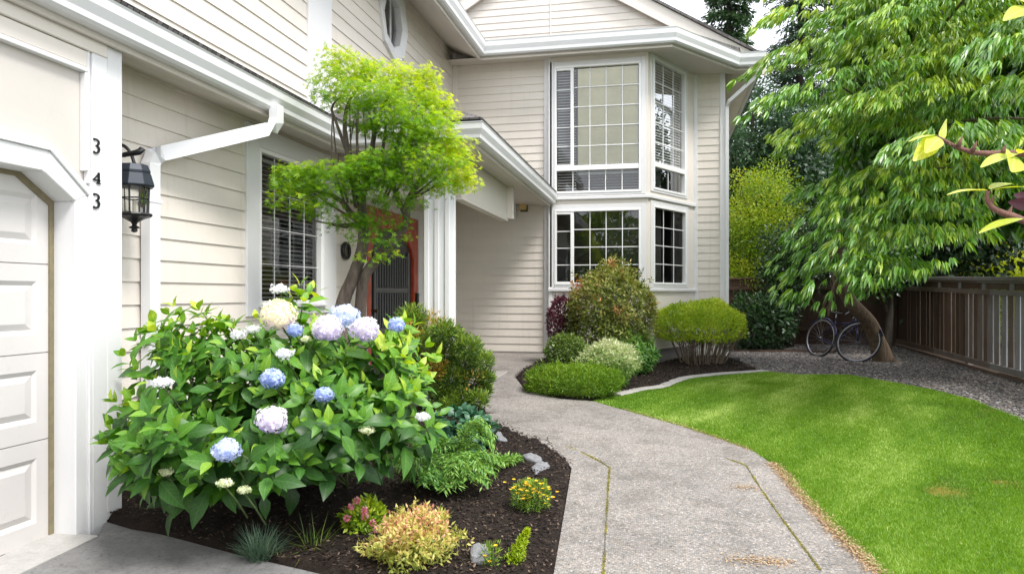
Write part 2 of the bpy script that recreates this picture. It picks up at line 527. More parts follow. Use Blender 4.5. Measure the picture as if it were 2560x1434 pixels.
def m_leaf(name, stops, rough=.42, trans=.35, spec=.5, vein=0.0):
    """stops: leaf colours from old to new growth; light passes through the blades"""
    m, t, b = mat_new(name)
    out = t.nodes['Material Output']
    r = ramp(t, stops)
    n = noise(t, obj_coord(t), 30, 3)
    ad = t.nodes.new('ShaderNodeMath'); ad.operation = 'MULTIPLY_ADD'; ad.inputs[1].default_value = .25; ad.inputs[2].default_value = -.125
    t.links.new(n.outputs['Fac'], ad.inputs[0])
    a2 = t.nodes.new('ShaderNodeMath'); a2.operation = 'ADD'
    t.links.new(ad.outputs[0], a2.inputs[0]); t.links.new(attr(t), a2.inputs[1])
    t.links.new(a2.outputs[0], r.inputs['Fac'])
    colr = r.outputs['Color']
    if vein:
        au = t.nodes.new('ShaderNodeAttribute'); au.attribute_name = 'leafuv'
        sx = t.nodes.new('ShaderNodeSeparateXYZ'); t.links.new(au.outputs['Vector'], sx.inputs[0])
        def mth(op, x, y=None):
            q = t.nodes.new('ShaderNodeMath'); q.operation = op
            for k_, z_ in enumerate((x, y)):
                if z_ is None: continue
                if isinstance(z_, (int, float)): q.inputs[k_].default_value = z_
                else: t.links.new(z_, q.inputs[k_])
            return q.outputs[0]
        av = mth('ABSOLUTE', sx.outputs['Y'])
        ph = mth('FRACT', mth('MULTIPLY', mth('SUBTRACT', sx.outputs['X'], mth('MULTIPLY', av, .55)), 7.0))
        side = mth('LESS_THAN', ph, .13); rib = mth('LESS_THAN', av, .035)
        vm = mth('MULTIPLY', mth('MAXIMUM', side, rib), vein)
        vc = t.nodes.new('ShaderNodeHueSaturation'); vc.inputs['Value'].default_value = 1.7; vc.inputs['Saturation'].default_value = .8; t.links.new(r.outputs['Color'], vc.inputs['Color'])
        colr = mixc(t, vm, r.outputs['Color'], vc.outputs[0])
        bump(t, b, mth('SUBTRACT', 1.0, vm), .35, .003)
    t.links.new(colr, b.inputs['Base Color'])
    b.inputs['Roughness'].default_value = rough
    b.inputs['Specular IOR Level'].default_value = spec
    tl = t.nodes.new('ShaderNodeBsdfTranslucent')
    g = t.nodes.new('ShaderNodeHueSaturation'); g.inputs['Saturation'].default_value = 1.1; g.inputs['Value'].default_value = 1.5; g.inputs['Hue'].default_value = .485
    t.links.new(r.outputs['Color'], g.inputs['Color']); t.links.new(g.outputs[0], tl.inputs['Color'])
    mx = t.nodes.new('ShaderNodeMixShader'); mx.inputs[0].default_value = trans
    t.links.new(b.outputs[0], mx.inputs[1]); t.links.new(tl.outputs[0], mx.inputs[2]); t.links.new(mx.outputs[0], out.inputs['Surface'])
    return m
M['l_hyd'] = m_leaf('hydrangea_leaf', [(0, (.016, .06, .010)), (.3, (.042, .145, .014)), (.6, (.10, .265, .018)), (.85, (.22, .39, .025)), (1, (.48, .60, .06))], .40, .32, .4, .55)
M['l_maple'] = m_leaf('maple_leaf', [(0, (.04, .13, .008)), (.35, (.11, .28, .012)), (.7, (.26, .45, .016)), (1, (.54, .60, .03))], .5, .5)
M['l_big'] = m_leaf('long_glossy_leaf', [(0, (.014, .055, .008)), (.3, (.045, .15, .013)), (.6, (.125, .31, .02)), (1, (.42, .54, .045))], .28, .3, .9, .2)
M['l_dark'] = m_leaf('dark_evergreen_leaf', [(0, (.008, .025, .008)), (.6, (.02, .06, .016)), (1, (.05, .12, .025))], .45, .15)
M['l_conifer'] = m_leaf('conifer_needles', [(0, (.012, .04, .018)), (.6, (.035, .085, .032)), (1, (.075, .15, .045))], .55, .2)
M['l_yellow'] = m_leaf('gold_green_leaf', [(0, (.08, .19, .012)), (.5, (.27, .42, .03)), (1, (.62, .58, .06))], .5, .35)
M['l_lime'] = m_leaf('lime_leaf', [(0, (.09, .2, .012)), (.5, (.3, .45, .02)), (1, (.55, .62, .04))], .5, .4)
M['l_yew'] = m_leaf('clipped_yew_leaf', [(0, (.06, .15, .012)), (.4, (.27, .43, .018)), (1, (.62, .70, .06))], .5, .3)
M['l_bush'] = m_leaf('bronze_green_leaf', [(0, (.05, .085, .015)), (.3, (.15, .20, .03)), (.6, (.33, .35, .08)), (.78, (.46, .40, .16)), (.9, (.52, .24, .07)), (1, (.58, .17, .07))], .5, .3)
M['l_purple'] = m_leaf('purple_leaf', [(0, (.035, .006, .014)), (.6, (.09, .016, .03)), (1, (.2, .06, .09))], .5, .25)
M['l_box'] = m_leaf('box_leaf', [(0, (.03, .07, .012)), (.5, (.1, .18, .025)), (1, (.28, .36, .07))], .45, .25)
M['l_varieg'] = m_leaf('cream_edged_leaf', [(0, (.06, .16, .03)), (.4, (.2, .33, .07)), (.65, (.50, .56, .27)), (1, (.76, .76, .56))], .5, .3)
M['l_fern'] = m_leaf('fresh_green_leaf', [(0, (.03, .10, .02)), (.5, (.12, .29, .05)), (1, (.32, .50, .10))], .45, .3)
M['l_mound'] = m_leaf('moss_green_leaf', [(0, (.035, .1, .008)), (.5, (.13, .26, .012)), (1, (.27, .40, .03))], .55, .3)
M['l_teal'] = m_leaf('blue_green_leaf', [(0, (.012, .05, .03)), (.5, (.03, .11, .055)), (1, (.08, .2, .09))], .4, .2)
M['l_gold'] = m_leaf('gold_pink_leaf', [(0, (.12, .2, .03)), (.35, (.38, .42, .08)), (.7, (.68, .58, .2)), (.9, (.70, .42, .27)), (1, (.62, .27, .2))], .5, .35)
M['l_silver'] = m_leaf('silver_green_leaf', [(0, (.05, .11, .07)), (.6, (.13, .22, .14)), (1, (.27, .36, .24))], .55, .2)
M['l_mixed'] = m_leaf('juniper_leaf', [(0, (.02, .06, .012)), (.4, (.08, .17, .025)), (.7, (.2, .32, .035)), (1, (.36, .46, .06))], .5, .25)
M['l_amber'] = m_leaf('amber_leaf', [(0, (.25, .17, .03)), (.5, (.5, .32, .05)), (1, (.66, .5, .12))], .5, .35)
M['l_grass'] = m_leaf('lawn_blade', [(0, (.34, .26, .07)), (.12, (.26, .29, .04)), (.25, (.065, .17, .010)), (.5, (.135, .285, .014)), (.75, (.22, .37, .035)), (1, (.52, .64, .20))], .55, .35)
M['l_front'] = m_leaf('young_yellow_leaf', [(0, (.3, .42, .03)), (.6, (.5, .58, .06)), (1, (.7, .68, .16))], .4, .4, .5, .5)
M['f_yellow'] = m_leaf('yellow_petal', [(0, (.75, .42, .01)), (1, (.85, .68, .03))], .5, .25)
M['f_pink'] = m_leaf('pink_petal', [(0, (.6, .1, .16)), (.5, (.8, .28, .36)), (1, (.85, .6, .65))], .5, .25)

def m_bark(name, a, b_, scale=6):
    m, t, b = mat_new(name)
    n = noise(t, obj_coord(t, (1, 1, .18)), scale * 4, 8, .7)
    r = ramp(t, [(.3, a), (.7, b_)]); t.links.new(n.outputs['Fac'], r.inputs['Fac']); t.links.new(r.outputs['Color'], b.inputs['Base Color'])
    b.inputs['Roughness'].default_value = .9; bump(t, b, n.outputs['Fac'], 1.0, .05)
    return m
M['bark'] = m_bark('grey_brown_bark', (.06, .045, .035), (.21, .17, .14))
M['barkbrown'] = m_bark('tan_bark', (.07, .05, .035), (.24, .17, .11))
M['barkdark'] = m_bark('dark_bark', (.02, .016, .012), (.07, .055, .04))
M['stem'] = m_bark('dry_stems', (.10, .07, .05), (.34, .27, .2))
M['gstem'] = m_bark('green_stems', (.05, .10, .02), (.14, .2, .05))
M['pstem'] = m_bark('pinkish_stems', (.2, .09, .08), (.38, .2, .17))
# ------------------------------------------------------------------ ground
def m_ground(name, stops, scales=(90, 8), rough=.95, bk=.6, bd=.02, voro=None):
    m, t, b = mat_new(name)
    v = obj_coord(t)
    n1 = noise(t, v, scales[0], 4, .7); n2 = noise(t, v, scales[1], 4)
    mx = t.nodes.new('ShaderNodeMath'); mx.operation = 'MULTIPLY_ADD'; mx.inputs[1].default_value = .35; 
    t.links.new(n2.outputs['Fac'], mx.inputs[0])
    sc = t.nodes.new('ShaderNodeMath'); sc.operation = 'MULTIPLY'; sc.inputs[1].default_value = .65
    t.links.new(n1.outputs['Fac'], sc.inputs[0]); t.links.new(sc.outputs[0], mx.inputs[2])
    r = ramp(t, stops); t.links.new(mx.outputs[0], r.inputs['Fac'])
    t.links.new(r.outputs['Color'], b.inputs['Base Color']); b.inputs['Roughness'].default_value = rough
    b.inputs['Specular IOR Level'].default_value = .2
    bump(t, b, n1.outputs['Fac'], bk, bd)
    return m
M['earth'] = m_ground('soil', [(.3, (.02, .014, .01)), (.7, (.07, .05, .035))])
M['mulch'] = m_ground('bark_mulch_soil', [(.3, (.007, .005, .004)), (.5, (.02, .014, .011)), (.75, (.055, .038, .03))], (120, 10))
M['turf'] = m_ground('turf_soil', [(.3, (.08, .14, .01)), (.7, (.16, .27, .02))])
M['chip'] = None

def m_aggregate():
    m, t, b = mat_new('exposed_aggregate')
    v = obj_coord(t)
    vo = t.nodes.new('ShaderNodeTexVoronoi'); vo.inputs['Scale'].default_value = 74; t.links.new(v, vo.inputs['Vector'])
    sp = t.nodes.new('ShaderNodeSeparateColor'); t.links.new(vo.outputs['Color'], sp.inputs[0])
    r = ramp(t, [(0, (.085, .085, .088)), (.25, (.19, .185, .18)), (.5, (.34, .32, .305)), (.75, (.45, .42, .395)), (.9, (.38, .30, .23)), (1, (.62, .59, .56))])
    t.links.new(sp.outputs[0], r.inputs['Fac'])
    r2 = ramp(t, [(.35, (1, 1, 1)), (.62, (0, 0, 0))])
    t.links.new(vo.outputs['Distance'], r2.inputs['Fac'])
    c = mixc(t, r2.outputs['Color'], (.25, .235, .215), r.outputs['Color'])
    n = noise(t, v, .9, 5); r3 = ramp(t, [(.3, (.70, .69, .69)), (.7, (.96, .945, .94))]); t.links.new(n.outputs['Fac'], r3.inputs['Fac'])
    c2 = mixc(t, 1.0, c, r3.outputs['Color'], 'MULTIPLY')
    n4 = noise(t, v, 3.2, 8, .72); r4 = ramp(t, [(.40, (.70, .69, .67)), (.52, (1, 1, 1)), (.75, (1.08, 1.06, 1.03))]); t.links.new(n4.outputs['Fac'], r4.inputs['Fac'])
    c2 = mixc(t, .75, c2, r4.outputs['Color'], 'MULTIPLY')
    v2 = t.nodes.new('ShaderNodeTexVoronoi'); v2.inputs['Scale'].default_value = 26; t.links.new(v, v2.inputs['Vector'])
    s2 = t.nodes.new('ShaderNodeSeparateColor'); t.links.new(v2.outputs['Color'], s2.inputs[0])
    r6 = ramp(t, [(.80, (0, 0, 0)), (.82, (1, 1, 1))]); t.links.new(s2.outputs[1], r6.inputs['Fac'])
    r7 = ramp(t, [(.24, (1, 1, 1)), (.30, (0, 0, 0))]); t.links.new(v2.outputs['Distance'], r7.inputs['Fac'])
    mk = t.nodes.new('ShaderNodeMath'); mk.operation = 'MULTIPLY'; t.links.new(r6.outputs['Color'], mk.inputs[0]); t.links.new(r7.outputs['Color'], mk.inputs[1])
    r8 = ramp(t, [(0, (.10, .095, .09)), (.5, (.34, .29, .24)), (1, (.62, .58, .53))]); t.links.new(s2.outputs[2], r8.inputs['Fac'])
    mk2 = t.nodes.new('ShaderNodeMath'); mk2.operation = 'MULTIPLY'; mk2.inputs[1].default_value = .5; t.links.new(mk.outputs[0], mk2.inputs[0])
    c2 = mixc(t, mk2.outputs[0], c2, r8.outputs['Color'])
    t.links.new(c2, b.inputs['Base Color']); b.inputs['Roughness'].default_value = .85
    iv = t.nodes.new('ShaderNodeMath'); iv.operation = 'SUBTRACT'; iv.inputs[0].default_value = 1; t.links.new(vo.outputs['Distance'], iv.inputs[1])
    bump(t, b, iv.outputs[0], .5, .006)
    return m
M['agg'] = m_aggregate()

def m_concrete(name, a, c, spots=.5):
    m, t, b = mat_new(name)
    v = obj_coord(t)
    n1 = noise(t, v, 7, 8, .75); n2 = noise(t, v, 160, 3, .7); n3 = noise(t, v, 38, 6, .75)
    r = ramp(t, [(.3, a), (.7, c)]); t.links.new(n1.outputs['Fac'], r.inputs['Fac'])
    r3 = ramp(t, [(.52, (0, 0, 0)), (.66, (1, 1, 1))]); t.links.new(n3.outputs['Fac'], r3.inputs['Fac'])
    k = t.nodes.new('ShaderNodeMath'); k.operation = 'MULTIPLY'; k.inputs[1].default_value = spots; t.links.new(r3.outputs['Color'], k.inputs[0])
    c1 = mixc(t, k.outputs[0], r.outputs['Color'], tuple(x * .45 for x in a))
    c2 = mixc(t, .45, c1, n2.outputs['Color'], 'OVERLAY')
    hs = t.nodes.new('ShaderNodeHueSaturation'); hs.inputs['Saturation'].default_value = .45; t.links.new(c2, hs.inputs['Color'])
    t.links.new(hs.outputs[0], b.inputs['Base Color']); b.inputs['Roughness'].default_value = .9
    bump(t, b, n2.outputs['Fac'], .5, .004)
    return m
M['drive'] = m_concrete('driveway_concrete', (.135, .13, .128), (.225, .22, .215), .6)
M['apron'] = m_concrete('pale_concrete', (.34, .32, .29), (.46, .43, .39), .25)
M['kerb'] = m_concrete('edging_concrete', (.27, .24, .21), (.42, .37, .32), .5)

gd = patch('ground', [(-30, -8), (32, -8), (32, 60), (-30, 60)], M['earth'], -.05, 1.0)
tag(gd, kind='structure')

PATH = gp((1372, 1500), (1385, 1434), (1408, 1300), (1429, 1172), (1392, 1131), (1310, 1096), (1236, 1064), (1180, 1042))
PATH += [(-1.9, 8.3), (-2.5, 8.3), (-4.1, 8.6), (-4.1, 13.95), (-2.0, 13.95)]
PATH += gp((1362, 900), (1330, 915), (1288, 945), (1316, 980), (1400, 998), (1482, 1004), (1560, 1026), (1700, 1066), (1800, 1099), (1885, 1131), (1937, 1166), (1990, 1232), (2090, 1338), (2190, 1434), (2235, 1500))
po = patch('walkway', PATH, M['agg'], .012, .3, skirt=.08); tag(po, kind='structure')
DRV_EDGE = gp((262, 1306), (330, 1326), (400, 1338), (470, 1356), (600, 1391), (760, 1428), (900, 1462))
DRV = [(-3.62, -4)] + [(-3.62, 4.0)] + DRV_EDGE + gp((1372, 1500), (2235, 1500)) + [(2.0, -4)]
do = patch('driveway', DRV, M['drive'], .010, .3, skirt=.08); tag(do, kind='structure')
ao = patch('garage_apron', [(-4.02, -4), (-3.63, -4), (-3.63, 4.02), (-4.02, 4.02)], M['apron'], .016, .3, skirt=.05); tag(ao, kind='structure')

BED = DRV_EDGE + gp((1370, 1498), (1384, 1434), (1406, 1300), (1426, 1174), (1389, 1133), (1308, 1098), (1234, 1066), (1178, 1044)) + [(-1.95, 8.25), (-2.5, 8.25), (-4.16, 8.5), (-4.16, 4.2)]
def mound(x, y): return .05 + .02 * math.sin(3.1 * x + 1.7 * y) + .015 * math.sin(7.3 * x - 4.1 * y)
bo = patch('planting_bed', BED, M['mulch'], .004, .12, bump=mound); tag(bo, kind='structure')
BED2 = gp((1288, 945), (1312, 922), (1356, 902)) + [(-2.1, 13.85), (-.2, 13.85), (.75, 15.5), (1.3, 15.6)] + gp((1850, 905), (1893, 926), (1800, 935), (1710, 944), (1655, 966), (1600, 974), (1480, 1002), (1400, 996), (1318, 978))
b2 = patch('planting_bed.001', BED2, M['mulch'], .016, .12, bump=lambda x, y: .5 * mound(x, y)); tag(b2, kind='structure')
LAWN = gp((2232, 1500), (2190, 1434), (2090, 1338), (1990, 1232), (1937, 1166), (1885, 1131), (1800, 1099), (1700, 1066), (1560, 1026), (1482, 1004), (1600, 974), (1655, 966), (1710, 944), (1800, 936), (1912, 930), (2000, 938), (2120, 938), (2200, 952), (2330, 975), (2440, 1003), (2560, 1048), (2760, 1130), (2860, 1500))
lo_ = patch('lawn', LAWN, M['turf'], .004, .3); tag(lo_, kind='structure')
FX = 5.55       # fence line
GRAV = gp((2860, 1500), (2760, 1130), (2560, 1048), (2440, 1003), (2330, 975), (2200, 952), (2120, 938), (2000, 938), (1912, 930), (1893, 926), (1850, 905)) + [(1.36, 15.6), (1.36, 18.6), (FX + .3, 18.6), (FX + .3, 3)]
go = patch('gravel_path', GRAV, M['earth'], .006, .3); tag(go, kind='structure')

def edging(name, pts, w_, h_, label):
    path = [(x, y, float(gz(x, y)) - .03) for x, y in smooth_line(pts, 5)]
    mb = MB(); mb.sweep(path, [(-w_ / 2, 0), (w_ / 2, 0), (w_ / 2, h_), (w_ / 2 - .015, h_ + .012), (-w_ / 2 + .015, h_ + .012), (-w_ / 2, h_)])
    o = mb.build(name, M['kerb'], bevel=.006); tag(o, label, 'kerb', 'concrete edging strips along the lawn', kind='thing'); return o
edging('kerb', gp((1540, 990), (1600, 976), (1652, 969), (1682, 957), (1720, 946), (1800, 937), (1860, 933), (1915, 929)), .17, .055, 'curved pale concrete edging between the mulch bed by the house and the lawn')
edging('kerb', gp((2350, 982), (2385, 986), (2430, 999), (2500, 1022), (2570, 1050), (2680, 1096)), .17, .03, 'flat concrete edging between the gravel below the fence and the lawn')

# loose chips, stones and moss
def chips(name, poly, n, L, W, stops, dz, seed, rough=.9, lift=.012, bumpf=None):
    r = rs(seed); q = sample_poly(r, poly, n)
    z = gz(q[:, 0], q[:, 1]) + dz + r.rand(n) * lift
    if bumpf: z = z + np.array([bumpf(a, b) for a, b in q])
    pos = np.column_stack([q, z])
    A = unit(np.column_stack([r.normal(size=(n, 2)), r.normal(size=n) * .25])); N = unit(np.column_stack([r.normal(size=(n, 2)) * .35, np.ones(n)]))
    m = m_leaf(name + '_colour', stops, rough, 0.0, .2)
    return leaf_mesh(name, pos, A, N, L * (.5 + r.rand(n)), W * (.5 + r.rand(n)), 'lance', m, tint=r.rand(n), fold=-.35, bend=0)
o = chips('mulch', BED, 26000, .028, .011, [(0, (.006, .004, .003)), (.6, (.028, .02, .016)), (.92, (.075, .052, .04)), (1, (.22, .16, .11))], .008, 3, bumpf=mound); tag(o, kind='stuff')
o = chips('mulch', BED2, 12000, .035, .014, [(0, (.006, .004, .003)), (.6, (.028, .02, .016)), (.92, (.075, .052, .04)), (1, (.2, .15, .1))], .018, 4, bumpf=lambda a, b: .5 * mound(a, b)); tag(o, kind='stuff')

def stones(name, pts, size, mat, seed, tintv=None):
    r = rs(seed); n = len(pts)
    bm = bmesh.new(); bmesh.ops.create_icosphere(bm, subdivisions=1, radius=1)
    V = np.array([v.co[:] for v in bm.verts]); F = np.array([[v.index for v in f.verts] for f in bm.faces]); bm.free()
    sc = size * (.55 + r.rand(n) ** 2 * 1.1)
    sq = np.column_stack([.8 + .5 * r.rand(n), .8 + .5 * r.rand(n), .5 + .3 * r.rand(n)]) * sc[:, None]
    jit = 1 + .22 * r.normal(size=(n, len(V), 1))
    P = V[None] * jit * sq[:, None, :]
    q = r.rand(n) * 6.28; c, s_ = np.cos(q), np.sin(q)
    P = np.stack([P[..., 0] * c[:, None] - P[..., 1] * s_[:, None], P[..., 0] * s_[:, None] + P[..., 1] * c[:, None], P[..., 2]], -1) + pts[:, None, :]
    me = bpy.data.meshes.new(name); K = len(V)
    me.vertices.add(n * K); me.vertices.foreach_set('co', P.reshape(-1).astype(np.float32))
    L = (np.arange(n)[:, None, None] * K + F[None]).ravel().astype(np.int32)
    me.loops.add(len(L)); me.loops.foreach_set('vertex_index', L)
    nf = n * len(F); me.polygons.add(nf); me.polygons.foreach_set('loop_start', (np.arange(nf) * 3).astype(np.int32)); me.polygons.foreach_set('loop_total', np.full(nf, 3, np.int32))
    me.update(calc_edges=True)
    a = me.attributes.new('tint', 'FLOAT', 'FACE'); a.data.foreach_set('value', np.repeat(r.rand(n) if tintv is None else tintv, len(F)).astype(np.float32))
    return link_mesh(name, me, mat)
M['gravel'] = m_leaf('gravel_stones', [(0, (.04, .04, .042)), (.4, (.11, .105, .105)), (.7, (.20, .18, .17)), (.85, (.17, .13, .105)), (1, (.36, .35, .34))], .85, 0, .2)
r = rs(11)
q = sample_poly(r, GRAV, 100000)
q = q[(q[:, 1] > 8.2) & (q[:, 0] < FX + .1)]
keep = r.rand(len(q)) < np.clip(1.25 - (q[:, 1] - 8) * .05, .5, 1)
q = q[keep]
pts = np.column_stack([q, gz(q[:, 0], q[:, 1]) + .010])
o = stones('gravel', pts, .016, M['gravel'], 12); tag(o, kind='stuff')

# moss in the joints of the walkway and tan litter along its edge
def along(pp, n, r, spread):
    P = np.array(gp(*pp)); seg = np.linalg.norm(np.diff(P, axis=0), axis=1); cum = np.r_[0, np.cumsum(seg)]
    s = r.rand(n) * cum[-1]; k = np.clip(np.searchsorted(cum, s) - 1, 0, len(seg) - 1); u = (s - cum[k]) / seg[k]
    return P[k] + (P[k + 1] - P[k]) * u[:, None] + r.normal(size=(n, 2)) * spread
r = rs(21)
J1 = [(1455, 1133), (1500, 1156), (1524, 1172), (1519, 1240), (1514, 1340), (1508, 1450)]
J2 = [(1812, 1146), (1865, 1166), (1900, 1222), (1962, 1310), (2052, 1430)]
q = np.concatenate([along(J1[1:], 2300, r, .0035), along(J1[:2], 260, r, .012), along(J2[1:], 2000, r, .0035), along(J2[:2], 250, r, .012), along([(1420, 1118), (1440, 1128)], 60, r, .02)])
gap = vnoise(np.column_stack([q, q[:, :1] * 0]), 9, 5) + r.normal(size=len(q)) * .3
q = q[gap > -.45]
n = len(q)
pos = np.column_stack([q, gz(q[:, 0], q[:, 1]) + .011])
M['moss'] = m_leaf('joint_moss', [(0, (.12, .10, .02)), (.5, (.30, .28, .03)), (1, (.48, .42, .07))], .9, .1, .1)
o = leaf_mesh('moss', pos, np.column_stack([r.normal(size=(n, 2)), .5 + r.rand(n)]), rdir(r, n), .010, .008, 'rhomb', M['moss'], tint=r.rand(n)); tag(o, kind='stuff')
jm = MB()
for J in (J1, J2, [(1524, 1172), (1640, 1168), (1830, 1163)]):
    P = gp(*J)
    for a, b in zip(P[:-1], P[1:]):
        a = Vector(a); b = Vector(b); d = (b - a).normalized() * .003; e = Vector((-d.y, d.x)) * (1.0 if len(J) > 3 else .5)
        jm.face([(p.x, p.y, float(gz(p.x, p.y)) + .0165) for p in (a - e, b - e, b + e, a + e)])
o = jm.build('joint', m_simple('dark_joint', (.10, .095, .08), .95)); tag(o, kind='structure')

r = rs(22)
EDGE = [(1930, 1160), (1965, 1195), (1995, 1235), (2045, 1288), (2090, 1335), (2150, 1392), (2200, 1440)]
q1 = along(EDGE, 4200, r, .03)
q2 = np.array(gp((1905, 1408)))[0] + r.normal(size=(300, 2)) * [.10, .04]
q3 = np.array(gp((1862, 1222)))[0] + r.normal(size=(130, 2)) * [.07, .05]
q4 = along([(1560, 1024), (1700, 1064), (1885, 1130)], 900, r, .025)
q = np.concatenate([q1, q2, q3, q4]); n = len(q)
pos = np.column_stack([q, gz(q[:, 0], q[:, 1]) + .014 + r.rand(n) * .012])
M['litter'] = m_leaf('dry_litter', [(0, (.16, .09, .045)), (.5, (.42, .28, .15)), (1, (.66, .5, .32))], .9, .1, .1)
o = leaf_mesh('litter', pos, np.column_stack([r.normal(size=(n, 2)), r.normal(size=n) * .15]), np.tile([0., 0, 1], (n, 1)), .024, .007, 'rhomb', M['litter'], tint=r.rand(n)); tag(o, kind='stuff')

# grass blades
r = rs(31)
LW = [p for p in LAWN]
q = sample_poly(r, LW, 640000)
dd = q[:, 0] * CF.x + q[:, 1] * CF.y
uu = q[:, 0] * CR.x + q[:, 1] * CR.y
m_ = (dd > 2.9) & (np.abs(uu / dd) < 1.2) & (r.rand(len(q)) < np.clip(6.5 / dd, .45, 1))
q = q[m_]; dd = dd[m_]; n = len(q)
p3 = np.column_stack([q, np.zeros(n)])
s1 = vnoise(p3 * [1, .55, 1], 3.2, 2); s2 = vnoise(p3, 1.1, 7); s3 = vnoise(p3, 9, 9)
s4 = vnoise(p3 * [1, .4, 1] + [0, 0, 0], 6.5, 17)
rot_ = np.column_stack([q[:, 0] * .78 - q[:, 1] * .62, (q[:, 0] * .62 + q[:, 1] * .78) * .16, q[:, 0] * 0])
s5 = vnoise(rot_, 5.5, 27)
tint = .55 + .13 * s5 + .07 * vnoise(p3, 22, 41) + .10 * s1 + .12 * s2 + .07 * s3 + .15 * s4 + .14 * r.normal(size=n)
def spot(px, py, rx, ry, k):
    c = gp((px, py))[0]; e = ((q[:, 0] - c[0]) / rx) ** 2 + ((q[:, 1] - c[1]) / ry) ** 2
    return k * np.exp(-e * 1.3) * (.6 + .6 * r.rand(n))
for a in ((1905, 960, .28, .18, .5), (2330, 1012, .6, .35, .36), (2345, 1230, .22, .16, .5), (2500, 1207, .16, .12, .45), (2120, 990, .2, .15, .2), (2460, 1182, .2, .2, .2)):
    tint -= spot(*a)
edge = np.array(gp(*EDGE))
de = np.min(np.linalg.norm(q[:, None, :] - edge[None], axis=2), axis=1)
tint -= .35 * np.exp(-(de / .12) ** 2) * r.rand(n)
hgt = .027 * (.6 + .7 * r.rand(n)) * np.clip(tint * 1.5 + .3, .5, 1.15)
pos = np.column_stack([q, gz(q[:, 0], q[:, 1]) + .002])
A = np.column_stack([r.normal(size=(n, 2)) * .5 + .22 * np.column_stack([np.sin(3 * s1), np.cos(4 * s2)]), .9 * np.ones(n)])
o = leaf_mesh('grass', pos, A, rdir(r, n), hgt, .0048 * np.clip(dd / 5.5, .8, 2.2), 'blade', M['l_grass'], tint=np.clip(tint, 0.02, .98), bend=.3, fold=0); tag(o, kind='stuff')

# ------------------------------------------------------------------ house
M['glass_side'] = m_glass('side_window_glass', .35)
AG, AD, AE, AW, YE = 3.81, 3.97, 3.6, 4.17, 14.0
ZGT, ZGB = 3.57, 3.375
H = empty('house', (-6, 9, 0), label='cream clapboard two-storey house with white trim, garage, red front door and bay windows', cat='house')
UY = Vector((0, 1, 0)); NX = Vector((1, 0, 0)); UX = Vector((1, 0, 0)); NY = Vector((0, -1, 0))

class Frame:
    """a wall: origin, direction along it, outward normal"""
    def __init__(s, o, u, n): s.o = Vector(o); s.u = Vector(u).normalized(); s.n = Vector(n).normalized()
    def P(s, a, z, b=0.0):
        p = s.o + s.u * a + s.n * b; return Vector((p.x, p.y, z))
    def hit(s, px, py):
        r_ = ray(px, py); k = (s.o - CE).dot(s.n) / r_.dot(s.n); p = CE + r_ * k
        return (p - s.o).dot(s.u), p.z
def fr_trim(mb, F, u0, u1, z0, z1, d0=-.01, d1=.035): mb.obox(F.o, F.u, F.n, u0, u1, z0, z1, d0, d1)

SW = Frame((-AW, 0, 0), UY, NX)          # long side wall, along +Y
GW = Frame((-AG, 0, 0), UY, NX)          # garage front
EW = Frame((0, YE, 0), UX, NY)           # entry wall
BY = 13.88
BW = Frame((0, BY, 0), UX, NY)           # bay front
FA = Vector((-.226, BY, 0)); FB = Vector((.727, 15.6, 0))
FU = (FB - FA).normalized(); FW = Frame(FA, FU, (FU.y, -FU.x, 0))
FLEN = (FB - FA).length
RW = Frame((0, 15.6, 0), UX, NY)         # right-hand wall beyond the bay

